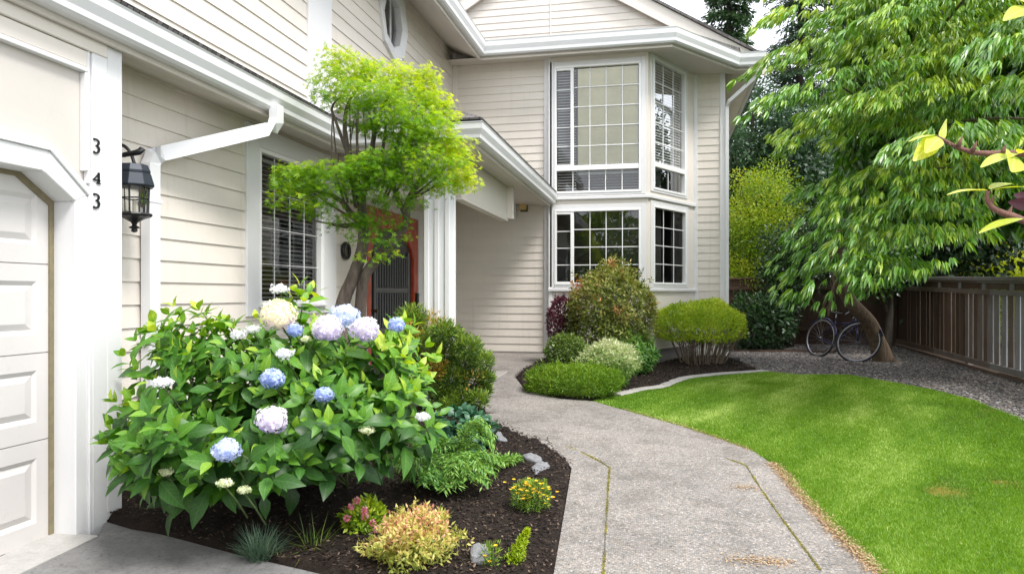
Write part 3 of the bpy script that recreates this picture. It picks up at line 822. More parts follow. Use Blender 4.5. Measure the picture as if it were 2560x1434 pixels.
def window(F, box, lights, name='window', mull=None, depth=.07, blind=None, frame=.05, casing=None, room=.9, muntin=.009, label=None):
    """box: u0,u1,z0,z1 of the frame's outside. lights: list of (u0,u1,z0,z1,cols,rows)"""
    u0, u1, z0, z1 = box
    fr = MB()
    us = sorted(lights, key=lambda L: (L[0], L[2]))
    # frame made of a ring and the bars between the lights
    fr.obox(F.o, F.u, F.n, u0, u1, z0, z0 + frame, -.06, .03); fr.obox(F.o, F.u, F.n, u0, u1, z1 - frame, z1, -.06, .03)
    fr.obox(F.o, F.u, F.n, u0, u0 + frame, z0 + frame, z1 - frame, -.06, .03); fr.obox(F.o, F.u, F.n, u1 - frame, u1, z0 + frame, z1 - frame, -.06, .03)
    for b in (mull or []): fr.obox(F.o, F.u, F.n, *b, -.06, .022)
    w_ = fr.build(name, M['vinyl'], H, bevel=.005)
    if label: w_['label'] = label
    gl = MB(); gr = MB()
    for (a, b, c, d, nc, nr) in lights:
        gl.face([F.P(a, c, -.035), F.P(b, c, -.035), F.P(b, d, -.035), F.P(a, d, -.035)])
        for k in range(1, nc):
            x = a + (b - a) * k / nc; gr.obox(F.o, F.u, F.n, x - muntin, x + muntin, c, d, -.032, -.022)
        for k in range(1, nr):
            z = c + (d - c) * k / nr; gr.obox(F.o, F.u, F.n, a, b, z - muntin, z + muntin, -.031, -.0225)
    gl.build('pane', M['glass' if F is not FW else 'glass_side'], w_)
    if gr.f: gr.build('grille', M['vinyl'], w_)
    rm = MB(); e = .02
    a, b, c, d = u0 + e, u1 - e, z0 + e, z1 - e
    rm.face([F.P(a - .4, c - .2, -room), F.P(b + .4, c - .2, -room), F.P(b + .4, d + .2, -room), F.P(a - .4, d + .2, -room)])
    for (p0, p1) in (((a, c), (b, c)), ((b, c), (b, d)), ((b, d), (a, d)), ((a, d), (a, c))):
        q0 = (a - .4 if p0[0] == a else b + .4, c - .2 if p0[1] == c else d + .2); q1 = (a - .4 if p1[0] == a else b + .4, c - .2 if p1[1] == c else d + .2)
        rm.face([F.P(p0[0], p0[1], -.06), F.P(p1[0], p1[1], -.06), F.P(q1[0], q1[1], -room), F.P(q0[0], q0[1], -room)])
    rm.build('room_lining', M['dark'], w_)
    if blind:
        for (a, b, c, d, key, tilt, pitch, dep) in blind:
            bl = MB(); z = d - .03; rg = random.Random(int(a * 100))
            bl.obox(F.o, F.u, F.n, a, b, d - .04, d - .002, -dep - .03, -dep + .01)
            while z > c + .01:
                hh = pitch * (.52 if tilt < 1.1 else .68); q = tilt + rg.uniform(-.05, .05)
                dz = hh * math.sin(q); dn = hh * math.cos(q); sag = rg.uniform(-.002, .002)
                bl.face([F.P(a, z - dz, -dep + dn), F.P(b, z - dz + sag, -dep + dn), F.P(b, z + dz + sag, -dep - dn), F.P(a, z + dz, -dep - dn)], rg.random())
                z -= pitch
            bl.build('blind', M[key], w_)
    return w_

# --- garage front: plaster panel round the opening, casing, corner boards
OPZ, OPC = 2.373, 2.216; OY1 = 4.0; CH = .25; OY0 = -.9
gw = MB()
def gq(y0, y1, z0, z1, x=-AG - .02): gw.face([(x, y0, z0), (x, y1, z0), (x, y1, z1), (x, y0, z1)])
gq(OY1, 4.40, -.12, 3.5); gq(-4, OY1, OPZ, 3.5); gq(-4, OY0, -.3, OPZ)
gw.face([(-AG - .02, OY1 - CH, OPZ), (-AG - .02, OY1, OPC), (-AG - .02, OY1, OPZ)]); gw.face([(-AG - .02, OY0 + CH, OPZ), (-AG - .02, OY0, OPC), (-AG - .02, OY0, OPZ)])
gw.box((-AG - .02, 4.38, -.12), (-AW - .1, 4.402, 3.5))
gw.build('garage_wall', M['panel'], H)
op = [(OY1, -.3), (OY1, OPC), (OY1 - CH, OPZ), (OY0 + CH, OPZ), (OY0, OPC), (OY0, -.3)]
ou = [(OY1 + .10, -.3), (OY1 + .10, OPC + .05), (OY1 - CH + .045, OPZ + .135), (OY0 + CH - .045, OPZ + .135), (OY0 - .1, OPC + .05), (OY0 - .1, -.3)]
cs = MB()
for k in range(5):
    a, b, c, d = op[k], op[k + 1], ou[k + 1], ou[k]
    cs.hexa([(-AG - .17, *a), (-AG - .17, *b), (-AG - .17, *c), (-AG - .17, *d), (-AG + .02, *a), (-AG + .02, *b), (-AG + .02, *c), (-AG + .02, *d)])
cs.build('garage_door_casing', M['trim'], H, bevel=.006)
sb = MB()
ou2 = [(y + (.03 if y > 1 else -.03) , z + .0) if i in (0, 5) else (y + (.03 if y > 1 else -.03), z + .03) for i, (y, z) in enumerate(ou)]
for k in range(5):
    a, b, c, d = ou[k], ou[k + 1], ou2[k + 1], ou2[k]
    sb.hexa([(-AG - .02, *a), (-AG - .02, *b), (-AG - .02, *c), (-AG - .02, *d), (-AG + .035, *a), (-AG + .035, *b), (-AG + .035, *c), (-AG + .035, *d)])
sb.build('casing_moulding', M['trim'], H, bevel=.004)
ws = MB()
for k in range(5):
    a, b = op[k], op[k + 1]
    ia = (a[0] + (-.035 if a[0] > 1 else .035), a[1] - (.03 if k > 0 else 0)); ib = (b[0] + (-.035 if b[0] > 1 else .035), b[1] - (.03 if k < 4 else 0))
    ws.hexa([(-AD - .03, *a), (-AD - .03, *b), (-AD - .03, *ib), (-AD - .03, *ia), (-AD + .012, *a), (-AD + .012, *b), (-AD + .012, *ib), (-AD + .012, *ia)])
ws.build('weather_strip', m_simple('olive_rubber', (.20, .17, .10), .7), H)
def boards(name, boxes, mat='trim', bevel=.006):
    mb = MB()
    for a, b in boxes: mb.box(a, b)
    return mb.build(name, M[mat], H, bevel=bevel)
boards('corner_board', [((-AG - .02, 4.135, -.1), (-AG + .03, 4.265, 3.243))])
boards('corner_board', [((-AG - .02, 4.275, -.06), (-AG + .022, 4.415, 3.42)), ((-AG - .15, 4.402, -.06), (-AG - .0205, 4.42, 3.42))])
boards('corner_board', [((-AG - .02, 4.105, 2.35), (-AG + .014, 4.132, 3.4))])
# frieze over the garage door
pz = on_x(150, 92, -AG + .01).z
fz = MB(); fz.box((-AG - .02, -4, 3.13), (-AG + .018, 4.10, 3.24)); fz.box((-AG - .02, -4, 3.245), (-AG + .03, 4.27, 3.42)); fz.build('frieze_board', M['smooth'], H, bevel=.006)
fz = MB(); fz.box((-AG - .02, -4, 3.095), (-AG + .03, 4.10, 3.127)); fz.box((-AG - .02, 4.075, 2.43), (-AG + .028, 4.103, 3.094)); fz.build('panel_moulding', M['trim'], H, bevel=.005)
# --- garage door: five sections with pressed panels
gdr = MB(); secs = []; zb = -.005
for h_ in (.655, .57, .58, .56): secs.append((zb, zb + h_)); zb += h_
for (z0, z1) in secs:
    zz = z1 - .006; X = -AD
    y = 3.965; first = True
    cols = []
    while y > -1:
        cols.append((y - (.09 if first else .05), y - .62)); y -= .62 + .05; first = False
    def G(y_, z_, dx): return (X + dx, y_, z_)
    zl, zh = z0 + .12, zz - .11
    ys = [3.985]
    for (a, b) in cols: ys += [a, b]
    ys.append(-1.3)
    for k in range(0, len(ys), 2): gdr.face([G(ys[k], z0, 0), G(ys[k + 1], z0, 0), G(ys[k + 1], zz, 0), G(ys[k], zz, 0)])
    for (a, b) in cols:
        gdr.face([G(a, z0, 0), G(b, z0, 0), G(b, zl, 0), G(a, zl, 0)]); gdr.face([G(a, zh, 0), G(b, zh, 0), G(b, zz, 0), G(a, zz, 0)])
        r0 = [(a, zl, 0), (b, zl, 0), (b, zh, 0), (a, zh, 0)]; r1 = [(a - .022, zl + .028, -.018), (b + .022, zl + .028, -.018), (b + .022, zh - .028, -.018), (a - .022, zh - .028, -.018)]
        r2 = [(a - .085, zl + .07, -.002), (b + .085, zl + .07, -.002), (b + .085, zh - .07, -.002), (a - .085, zh - .07, -.002)]
        for A_, B_ in ((r0, r1), (r1, r2)):
            for k in range(4): gdr.face([G(*A_[k]), G(*A_[(k + 1) % 4]), G(*B_[(k + 1) % 4]), G(*B_[k])])
        gdr.face([G(*p) for p in r2])
    gdr.face([G(3.985, zz, 0), G(-1.3, zz, 0), G(-1.3, zz, -.02), G(3.985, zz, -.02)]); gdr.face([G(3.985, z1, -.02), G(-1.3, z1, -.02), G(-1.3, zz, -.02), G(3.985, zz, -.02)])
    gdr.face([G(3.985, z1, -.02), G(-1.3, z1, -.02), G(-1.3, z1, 0), G(3.985, z1, 0)])
gd_ = gdr.build('garage_door', M['garage'], H)
bsl = MB(); bsl.box((-AD - .02, -1.3, -.045), (-AD + .004, 3.985, -.007)); bsl.build('bottom_seal', M['flash'], gd_)

# --- side wall, ground floor: window, door
wu0, _ = SW.hit(643, 500); wu1, _ = SW.hit(803, 500)
_, wz1 = SW.hit(643, 368); _, wz0 = SW.hit(643, 762)
SDY0, _ = SW.hit(905, 600); SDY1, _ = SW.hit(1046, 600)
DZ = 3.0
lw = MB()
siding(lw, SW.o, SW.u, SW.n, 4.40, YE, .02, 3.60, .187, [(wu0 + .02, wu1 - .02, wz0 + .02, wz1 - .02), (SDY0 + .1, SDY1 - .02, .0, DZ - .05)])
lw.build('side_wall', M['siding'], H)
fb_ = MB(); fb_.box((-AW - .2, 4.40, -.4), (-AW - .006, YE, .018)); fb_.build('foundation', M['found'], H)
cols = (wu1 - wu0) 
mid = wu0 + cols * .5
window(SW, (wu0, wu1, wz0, wz1), [(wu0 + .05, wu1 - .05, wz0 + .05, wz1 - .05, 4, 4)], blind=[(wu0 + .06, wu1 - .06, wz0 + .06, wz1 - .06, 'blind', .45, .05, .10)], frame=.045, muntin=.003)
tb = MB()
fr_trim(tb, SW, wu0 - .24, wu0 - .002, wz0 - .12, wz1 + .22); fr_trim(tb, SW, wu1 + .002, wu1 + .36, wz0 - .12, wz1 + .22); fr_trim(tb, SW, wu0, wu1, wz1 + .002, wz1 + .22, -.01, .032); fr_trim(tb, SW, wu0, wu1, wz0 - .12, wz0 - .002, -.01, .032)
tb.build('window_casing', M['trim'], H, bevel=.006)
tb = MB(); fr_trim(tb, SW, wu0 - .03, wu1 + .03, wz0 - .035, wz0 + .0, .033, .07); tb.build('window_sill', M['trim'], H, bevel=.006)

# --- front door under the porch: red surround, arched black door with bars, red side panel
dr = MB()
fr_trim(dr, SW, SDY0 + .08, SDY0 + .32, .35, DZ - .1, -.08, .01); fr_trim(dr, SW, SDY1 - .26, SDY1 - .06, .35, DZ - .1, -.08, .012)
fr_trim(dr, SW, SDY0 + .321, SDY1 - .261, DZ - .30, DZ - .1, -.08, .011)
do0, do1 = SDY0 + .34, SDY1 - .27; dzs = 2.15; dzt = DZ - .31; dm = (do0 + do1) / 2
def arch(u): return dzs + (dzt - .05 - dzs) * math.sqrt(max(0, 1 - ((u - dm) / ((do1 - do0) / 2)) ** 2))
N_ = 18
for k in range(N_):
    a = do0 - .018 + (do1 - do0 + .036) * k / N_; b = do0 - .018 + (do1 - do0 + .036) * (k + 1) / N_
    za = arch(min(max(a, do0), do1)); zb_ = arch(min(max(b, do0), do1))
    P = [SW.P(a, za, -.075), SW.P(b, zb_, -.075), SW.P(b, DZ - .301, -.075), SW.P(a, DZ - .301, -.075)]
    dr.hexa(P + [p + SW.n * .08 for p in P])
door_ = dr.build('front_door_frame', M['reddoor'], H, bevel=.006)
dl = MB()
poly = [SW.P(do0, .38, -.07), SW.P(do1, .38, -.07)] + [SW.P(do1 - (do1 - do0) * k / 16, arch(do1 - (do1 - do0) * k / 16), -.07) for k in range(17)]
dl.prism(poly, SW.n * .03)
leaf_ = dl.build('front_door', M['doorblack'], H)
db = MB()
for (z0, z1) in ((.50, 1.0), (1.08, 1.62), (1.7, 2.2)):
    db.obox(SW.o, SW.u, SW.n, do0 + .22, do1 - .22, z0 - .05, z0, -.039, -.015); db.obox(SW.o, SW.u, SW.n, do0 + .22, do1 - .22, z1, z1 + .03, -.039, -.015)
    k = do0 + .27
    while k < do1 - .25:
        db.obox(SW.o, SW.u, SW.n, k, k + .035, z0, z1, -.039, -.02); k += .105
db.obox(SW.o, SW.u, SW.n, do0 + .14, do0 + .219, .42, 2.3, -.039, -.012); db.obox(SW.o, SW.u, SW.n, do1 - .219, do1 - .14, .42, 2.3, -.039, -.012)
db.build('door_grille', M['doorgrey'], leaf_, bevel=.004)
kb = MB(); kb.tube([SW.P(do0 + .10, 1.35, -.04), SW.P(do0 + .10, 1.35, .03)], .018, 10); kb.tube([SW.P(do0 + .1, 1.35, .03), SW.P(do0 + .1, 1.35, .06)], [.03, .03], 10); kb.build('handle', M['brass'], leaf_, smooth=False)
sp = MB(); fr_trim(sp, SW, SDY1 - .2, SDY1 - .12, 1.25, 1.62, .013, .06); sp.build('door_lockbox', M['mail'], H, bevel=.008)
tb = MB(); fr_trim(tb, SW, SDY0 - .12, SDY0 + .078, .35, DZ + .05, -.01, .04); fr_trim(tb, SW, SDY1 - .058, SDY1 + .12, .35, DZ + .05, -.01, .04); fr_trim(tb, SW, SDY0 + .079, SDY1 - .059, DZ - .099, DZ + .05, -.02, .036)
tb.build('door_casing', M['trim'], H, bevel=.006)
bk = MB(); bk.box((-AW - .5, SDY0, .3), (-AW - .085, SDY1, DZ)); bk.build('door_backing', M['dark'], H)
# porch slab
ps = MB(); ps.box((-AW, 8.35, .0), (-2.46, YE - .01, .32)); ps.build('porch_slab', M['found'], H, bevel=.01)

# --- upper side wall with the octagonal window
_, uz0 = SW.hit(900, 330)
oc_u = .5 * (SW.hit(946, 55)[0] + SW.hit(1012, 55)[0]); oc_z = SW.hit(980, 52)[1]; oc_r = .40
ubx0, _ = SW.hit(765, 150); ubx1, _ = SW.hit(823, 150)
uw = MB()
siding(uw, SW.o, SW.u, SW.n, -4, ubx0, 3.6, 7.2, .187); siding(uw, SW.o, SW.u, SW.n, ubx1, YE, 3.6, 7.2, .187, [(oc_u - oc_r, oc_u + oc_r, oc_z - oc_r * 1.25, oc_z + oc_r * 1.25)])
uw.build('upper_side_wall', M['siding'], H)
tb = MB(); fr_trim(tb, SW, ubx0, ubx1, 3.6, 7.2, -.01, .04); tb.build('corner_board', M['trim'], H, bevel=.008)
def octa(rad, ez=1.1): return [(oc_u + rad / math.cos(math.pi / 8) * math.cos(k * math.pi / 4), oc_z + ez * rad / math.cos(math.pi / 8) * math.sin(k * math.pi / 4)) for k in range(8)]
ot = MB(); oi, oo = octa(oc_r - .04), octa(oc_r + .14)
for k in range(8):
    a, b, c, d = oi[k], oi[(k + 1) % 8], oo[(k + 1) % 8], oo[k]
    ot.hexa([SW.P(*a, -.12), SW.P(*b, -.12), SW.P(*c, -.02), SW.P(*d, -.02), SW.P(*a, .03), SW.P(*b, .03), SW.P(*c, .055), SW.P(*d, .055)])
ow = ot.build('octagonal_window', M['trim'], H, bevel=.005)
og = MB(); og.face([SW.P(a, z, -.08) for a, z in octa(oc_r - .035)]); og.build('pane', M['glass'], ow)
ob = MB(); ob.face([SW.P(a, z, -.5) for a, z in octa(oc_r + .2)]); i1, i2 = octa(oc_r - .035), octa(oc_r + .2)
for k in range(8): ob.face([SW.P(*i1[k], -.115), SW.P(*i1[(k + 1) % 8], -.115), SW.P(*i2[(k + 1) % 8], -.5), SW.P(*i2[k], -.5)])
ob.build('room_lining', m_simple('grey_room', (.30, .28, .26), .9), ow)
ob = MB(); ob.obox(SW.o, SW.u, SW.n, oc_u + .08, oc_u + .11, oc_z - .45, oc_z + .45, -.078, -.06); ob.build('grille', M['vinyl'], ow)

# --- entry wall
eu0, eu1 = -AW, -2.26
bz0, bz1 = .40, 6.62
ew = MB(); siding(ew, EW.o, EW.u, EW.n, eu0, eu1, bz0 + .05, bz1, .153); ew.build('entry_wall', M['siding'], H)
fd = MB(); fd.box((-AW, YE - .0, .1), (-2.2, YE + .2, bz0 + .045)); fd.box((-AW, YE - .018, bz0 + .025), (-2.27, YE + .02, bz0 + .052)); fd.build('foundation', M['found'], H)
tb = MB(); fr_trim(tb, EW, -2.262, -2.165, .42, bz1, -.01, .05); tb.build('corner_board', M['trim'], H, bevel=.006)
tb = MB(); fr_trim(tb, EW, -AW + .0, -AW + .10, 3.7, bz1, -.0, .045); tb.build('corner_board', M['smooth'], H, bevel=.006)
vv = MB(); vv.box((-2.26, YE - .06, .33), (-2.17, YE - .02, .44)); vv.build('foundation_vent', M['doorgrey'], H, bevel=.004)

# --- bay: front facet, angled facet
BL = -2.162
def bh(px, py): return BW.hit(px, py)
def fh(px, py): return FW.hit(px, py)
def cut_wall(name, F, u0, u1, z0, z1, holes, mat):
    mb = MB()
    us = sorted({u0, u1} | {h[0] for h in holes} | {h[1] for h in holes}); zs = sorted({z0, z1} | {h[2] for h in holes} | {h[3] for h in holes})
    for a, b in zip(us[:-1], us[1:]):
        for c, d in zip(zs[:-1], zs[1:]):
            if any(h[0] - 1e-6 <= a and b <= h[1] + 1e-6 and h[2] - 1e-6 <= c and d <= h[3] + 1e-6 for h in holes): continue
            mb.face([F.P(a, c), F.P(b, c), F.P(b, d), F.P(a, d)])
    return mb, mb.build(name, M[mat], H)
def fmt(F, *p):
    (x0, y0), (x1, y1) = p
    a, zt = F.hit(x0, y0); b, _ = F.hit(x1, y0); _, zb_ = F.hit((x0 + x1) / 2, y1); return a, b, zb_, F.hit((x0 + x1) / 2, y0)[1]
# rectangles measured on the photograph's facets: (u0,u1,z0,z1)
UFB = fmt(BW, (1386, 160), (1603, 482)); LFB = fmt(BW, (1386, 522), (1603, 712))
USB = fmt(FW, (1632, 163), (1712, 482)); LSB = fmt(FW, (1632, 520), (1714, 712))
_, UFB_s = bh(1500, 418); _, USB_s = fh(1672, 420)
holes_b = [(UFB[0] + .03, UFB[1] - .03, UFB[2] + .03, UFB[3] - .03), (LFB[0] + .03, LFB[1] - .03, LFB[2] + .03, LFB[3] - .03)]
holes_f = [(USB[0] + .03, USB[1] - .03, USB[2] + .03, USB[3] - .03), (LSB[0] + .03, LSB[1] - .03, LSB[2] + .03, LSB[3] - .03)]
bay_b = .52
cut_wall('bay_front_wall', BW, BL, -.226, bay_b, bz1, holes_b, 'smooth')
cut_wall('bay_angled_wall', FW, 0, FLEN, bay_b, bz1, holes_f, 'smooth')
bb = MB(); bb.face([(BL, BY, bay_b), (-.226, BY, bay_b), (.727, 15.6, bay_b), (BL, 15.6, bay_b)]); bb.face([(BL, BY, bay_b), (BL, YE + .05, bay_b), (BL, YE + .05, bz1), (BL, BY, bz1)]); bb.build('bay_underside', M['smooth'], H)
bf = MB(); bf.sweep([(-2.2, BY + .22, .0), (-.32, BY + .22, .0), (.55, 15.8, .0)], [(0, 0), (0, bay_b), (-.2, bay_b), (-.2, 0)]); bf.build('foundation', M['found'], H)
def bay_window(F, B, split, sash_px, cols, key, sashfirst=True, low=None, blindspec=None, label=None, rows=5):
    u0, u1, z0, z1 = B; f = .045; mull = []; L = []
    zb_ = z0 + f
    if split is not None:
        mull.append((u0 + f, u1 - f, split - .05, split + .05)); L.append((u0 + f, u1 - f, z0 + f, split - .05, low[0], low[1])); zb_ = split + .05
    if sash_px:
        ms = u0 + f + (u1 - u0 - 2 * f) * sash_px
        mull.append((ms - .02, ms + .045, zb_, z1 - f)); mull.append((u0 + f, ms - .0201, z1 - f - .05, z1 - f)); mull.append((u0 + f, ms - .0201, zb_, zb_ + .02))
        L.append((u0 + f, ms - .02, zb_ + .02, z1 - f - .05, 1, rows)); L.append((ms + .045, u1 - f, zb_, z1 - f, cols, rows))
    else: L.append((u0 + f, u1 - f, zb_, z1 - f, cols, rows))
    return window(F, B, L, mull=mull, blind=blindspec(B, zb_) if blindspec else None, frame=f, label=label, muntin=.0075)
bay_window(BW, UFB, UFB_s, .185, 4, 'b', low=(5, 1), rows=5, blindspec=lambda B, zb_: [(B[0] + .06, B[0] + .42, B[2] + .08, B[3] - .06, 'blind', .5, .055, .10), (B[0] + .46, B[1] - .06, zb_ + .02, B[3] - .06, 'blindwarm', 1.36, .052, .06), (B[0] + .46, B[1] - .06, B[2] + .06, zb_ - .12, 'blind', .3, .055, .16)], label='large upper window with half-drawn cream blinds')
bay_window(BW, LFB, None, .185, 4, 'b', rows=4, label='large lower window with dark panes')
bay_window(FW, USB, USB_s, None, 3, 'b', low=(2, 1), rows=5, blindspec=lambda B, zb_: [(B[0] + .06, B[1] - .06, zb_ + .02, B[3] - .06, 'blind', 1.0, .055, .08)])
bay_window(FW, LSB, None, None, 3, 'b', rows=4)
def casing(F, B, w_=.10, d=.02, sill=True):
    mb = MB(); u0, u1, z0, z1 = B
    fr_trim(mb, F, u0 - w_, u0 - .001, z0 - w_ * .5, z1 + w_, 0, d); fr_trim(mb, F, u1 + .001, u1 + w_, z0 - w_ * .5, z1 + w_, 0, d); fr_trim(mb, F, u0, u1, z1 + .001, z1 + w_, 0, d - .002); fr_trim(mb, F, u0, u1, z0 - w_ * .5, z0 - .001, 0, d - .002)
    return mb.build('window_casing', M['trim'], H, bevel=.005)
for F, B in ((BW, UFB), (BW, LFB), (FW, USB), (FW, LSB)): casing(F, B, .09)
def bandz(z0, z1, off, mat='trim', name='belt_board'):
    mb = MB(); mb.sweep([(BL + .001, BY, 0), (-.226, BY, 0), (.727 - .01, 15.6 - .01, 0)], [(-.0, z0), (off, z0), (off, z1 - .015), (.0, z1)])
    return mb.build(name, M[mat], H, bevel=.003)
bandz(LFB[2] - .12, LFB[2] - .055, .055); bandz(UFB[2] - .12, UFB[2] - .055, .05)
tb = MB(); fr_trim(tb, BW, BL + .0, BL + .07, bay_b, bz1, 0, .02); tb.build('corner_board', M['trim'], H, bevel=.004)

# --- wall beyond the bay
rw0, rw1 = .727, 1.33
rwm = MB(); siding(rwm, RW.o, RW.u, RW.n, rw0 + .06, rw1 - .06, 0.2, 6.8, .163); rwm.build('end_wall', M['siding'], H)
tb = MB(); fr_trim(tb, RW, rw0 - .02, rw0 + .06, .2, 6.7, -.01, .04); tb.build('corner_board', M['trim'], H, bevel=.005)
tb = MB(); fr_trim(tb, RW, rw1 - .085, rw1 + .02, .1, 6.75, -.12, .04); tb.build('corner_board', M['trim'], H, bevel=.005)
sw2 = MB(); siding(sw2, (rw1, 15.6, 0), (0, 1, 0), (1, 0, 0), .0, 9, .1, 6.9, .163); sw2.build('far_side_wall', M['siding'], H)
fo = MB(); fo.box((.5, 15.62, -.2), (1.34, 24, .2)); fo.build('foundation', M['found'], H)

# --- gutters, fascias, soffits
GP = [(0, 0), (.075, 0), (.10, .02), (.105, .06), (.135, .12), (.14, .18), (.15, .195), (.14, .20), (.125, .195), (.115, .13), (.02, .1), (.0, .2)]
def gutter(path, z, h=.2, name='gutter'):
    k = h / .2
    mb = MB(); mb.sweep([(x, y, z) for x, y in path], [(o_ * (.9 + .1 * k), zz * k) for o_, zz in GP]); return mb.build(name, M['gutter'], H)
def fascia(path, z0, z1, off=0.0):
    mb = MB(); mb.sweep([(x, y, 0) for x, y in path], [(-.03 + off, z0), (off, z0), (off, z1), (-.03 + off, z1)]); return mb.build('fascia_board', M['soffit'], H, bevel=.004)
# lower eave: garage and side wall, round the porch
PY, PX = 7.83, -1.98
low_path = [(-AE - .12, -4), (-AE - .12, PY), (PX - .12, PY), (PX - .12, 13.85)]
low_path = [(-AE - .14, -4), (-AE - .14, PY + .14), (PX - .14, PY + .14), (PX - .14, 13.84)]
gutter(low_path, ZGB)
fascia([(x, y) for x, y in low_path], 3.33, 3.545, -.001)
# soffits as sloping boards
def slab(name, pts, th, mat, parent=H):
    mb = MB(); n_ = (Vector(pts[1]) - Vector(pts[0])).cross(Vector(pts[2]) - Vector(pts[0])).normalized()
    if n_.z < 0: n_ = -n_
    mb.prism([Vector(p) for p in pts], n_ * th); return mb.build(name, M[mat], parent)
def lap_soffit(name, a0, a1, b0, b1, n_, lip=.012, mat='soffit'):
    """boards running from a0-a1 (low edge) up to b0-b1 (high edge)"""
    mb = MB(); a0, a1, b0, b1 = map(Vector, (a0, a1, b0, b1)); up = Vector((0, 0, 1))
    for k in range(n_):
        t0, t1 = k / n_, (k + 1) / n_
        p0, p1 = a0.lerp(b0, t0), a1.lerp(b1, t0); q0, q1 = a0.lerp(b0, t1), a1.lerp(b1, t1)
        mb.face([p0, p1, q1 - up * lip, q0 - up * lip], k / n_); mb.face([q0, q1, q1 - up * lip, q0 - up * lip], k / n_)
    return mb.build(name, M[mat], H)
PIT = .42
cb_ = MB(); cb_.box((-AW - .05, -4, 3.452), (-AE - .2, PY + .45, 3.47)); cb_.box((-AW - .05, PY + .10, 3.532), (PX - .3, YE, 3.55)); cb_.build('light_block_deck', M['soffit'], H)  # hidden panels added above the soffits to block sky light
lap_soffit('soffit', (-AE - .15, -4, 3.36), (-AE - .15, PY + .5, 3.36), (-AW - .05, -4, 3.43), (-AW - .05, PY + .5, 3.43), 3)
lap_soffit('porch_ceiling', (PX - .16, PY + .15, 3.36), (PX - .16, 13.99, 3.36), (-AW, PY + .15, 3.52), (-AW, 13.99, 3.52), 13)
# roofs over the lower eave
rz0 = ZGB + .215; t_ = .03
def roofz(d_, p): return rz0 + d_ * p
slab('garage_roof', [(-AE - .05, -4, rz0 - .005), (-AE - .05, PY + .5, rz0 - .005), (-AW, PY + .5, rz0 + .57 * PIT), (-AW, -4, rz0 + .57 * PIT)], .045, 'shingle')
hp = .50; hr = 1.75
slab('porch_roof', [(-AE - .06, PY + .03, rz0), (PX - .03, PY + .03, rz0), (PX - hr, PY + hr, rz0 + hr * hp), (-AW, PY + hr, rz0 + hr * hp), (-AW, PY + .25, rz0 + .25 * hp)], .035, 'shingle')
slab('porch_roof', [(PX - .03, PY + .03, rz0), (PX - .03, 13.98, rz0), (PX - hr, 13.98, rz0 + hr * hp), (PX - hr, PY + hr, rz0 + hr * hp)], .035, 'shingle')
fl = MB(); fl.sweep([(-AE - .02, -4, rz0 - .004), (-AE - .02, PY + .02, rz0 - .004), (PX - .02, PY + .02, rz0 - .004), (PX - .02, 13.84, rz0 - .004)], [(-.08, 0), (-.035, 0), (-.035, .055), (-.08, .055)]); fl.build('drip_edge', M['flash'], H)

# porch post, beam
pp = MB(); pp.box((-2.80, 8.3, .3), (-2.53, 8.58, 3.36)); pst = pp.build('porch_post', m_paint('post_paint', (.70, .72, .74), .45, .03, .1, (8, 8, 1), .06), H, bevel=.005)
tb = MB()
for (x, y) in ((-2.525, 8.295), (-2.66, 8.295), (-2.79, 8.295), (-2.525, 8.53)): tb.box((x - .045, y - .012, .3), (x + .012, y + .045, 3.34))
tb.build('corner_trim', M['trim'], pst, bevel=.004)
bm_ = MB(); bm_.box((-2.56, 8.69, 2.84), (-2.47, 11.4, 3.4)); bm_.box((-2.575, 8.69, 2.80), (-2.455, 11.44, 2.838)); bm_.box((-AW + .01, 8.69, 2.84), (-2.57, 8.80, 3.42)); bm_.box((-2.56, 11.405, 2.84), (-2.37, 11.5, 3.4)); bm_.build('porch_beam', M['smooth'], H, bevel=.006)
br_ = MB(); pw = on_y(1286, 515, YE - .06); br_.box((pw.x - .03, YE - .10, pw.z - .27), (pw.x + .035, YE - .02, pw.z + .30)); br_.build('wall_bracket', M['trim'], H, bevel=.006)

# upper eave
GY = 15.22
UEX, UEY, UZB = -3.33, 13.4, 6.27
c1 = (.289, UEY); c2 = (1.60, 15.14); c3 = (2.11, 15.14)
up_path = [(UEX - .14, -4), (UEX - .14, UEY + .14), (c1[0] - .06, UEY + .14), (c2[0] - .06, c2[1] + .12), (c3[0] - .14, c3[1] + .14), (c3[0] - .14, 24)]
gutter(up_path, UZB, .27)
fascia(up_path, UZB - .06, UZB + .26, -.001)
lap_soffit('upper_soffit', (UEX - .16, -4, UZB - .03), (UEX - .16, UEY + .2, UZB - .03), (-AW, -4, UZB + .30), (-AW, UEY + .6, UZB + .30), 6)
so_ = MB(); so_.face([(-AW, UEY + .12, UZB - .02), (c1[0] - .07, UEY + .12, UZB - .02), (c2[0] - .07, c2[1] + .1, UZB - .02), (c3[0] - .16, c3[1] + .1, UZB - .02), (c3[0] - .16, 15.62, UZB - .02), (.7, 15.62, UZB + .0), (-.2, YE, UZB + .0), (-AW, YE, UZB + .0)]); so_.build('bay_soffit', M['soffit'], H)
lap_soffit('end_soffit', (c3[0] - .16, 15.3, UZB - .03), (c3[0] - .16, 24, UZB - .03), (rw1, 15.3, UZB + .28), (rw1, 24, UZB + .28), 5)
urz = UZB + .255
slab('bay_roof', [(UEX - .1, UEY + .03, urz), (c1[0], UEY + .03, urz), (c1[0] - .9, GY + .2, urz + .62), (-AW, GY + .2, urz + .62)], .03, 'shingle')
slab('bay_roof', [(c1[0], UEY + .03, urz), (c2[0], c2[1] + .03, urz), (c3[0], c3[1] + .03, urz), (c3[0] - .3, 15.5, urz + .16), (c1[0] - .9, GY + .2, urz + .62)], .03, 'shingle')
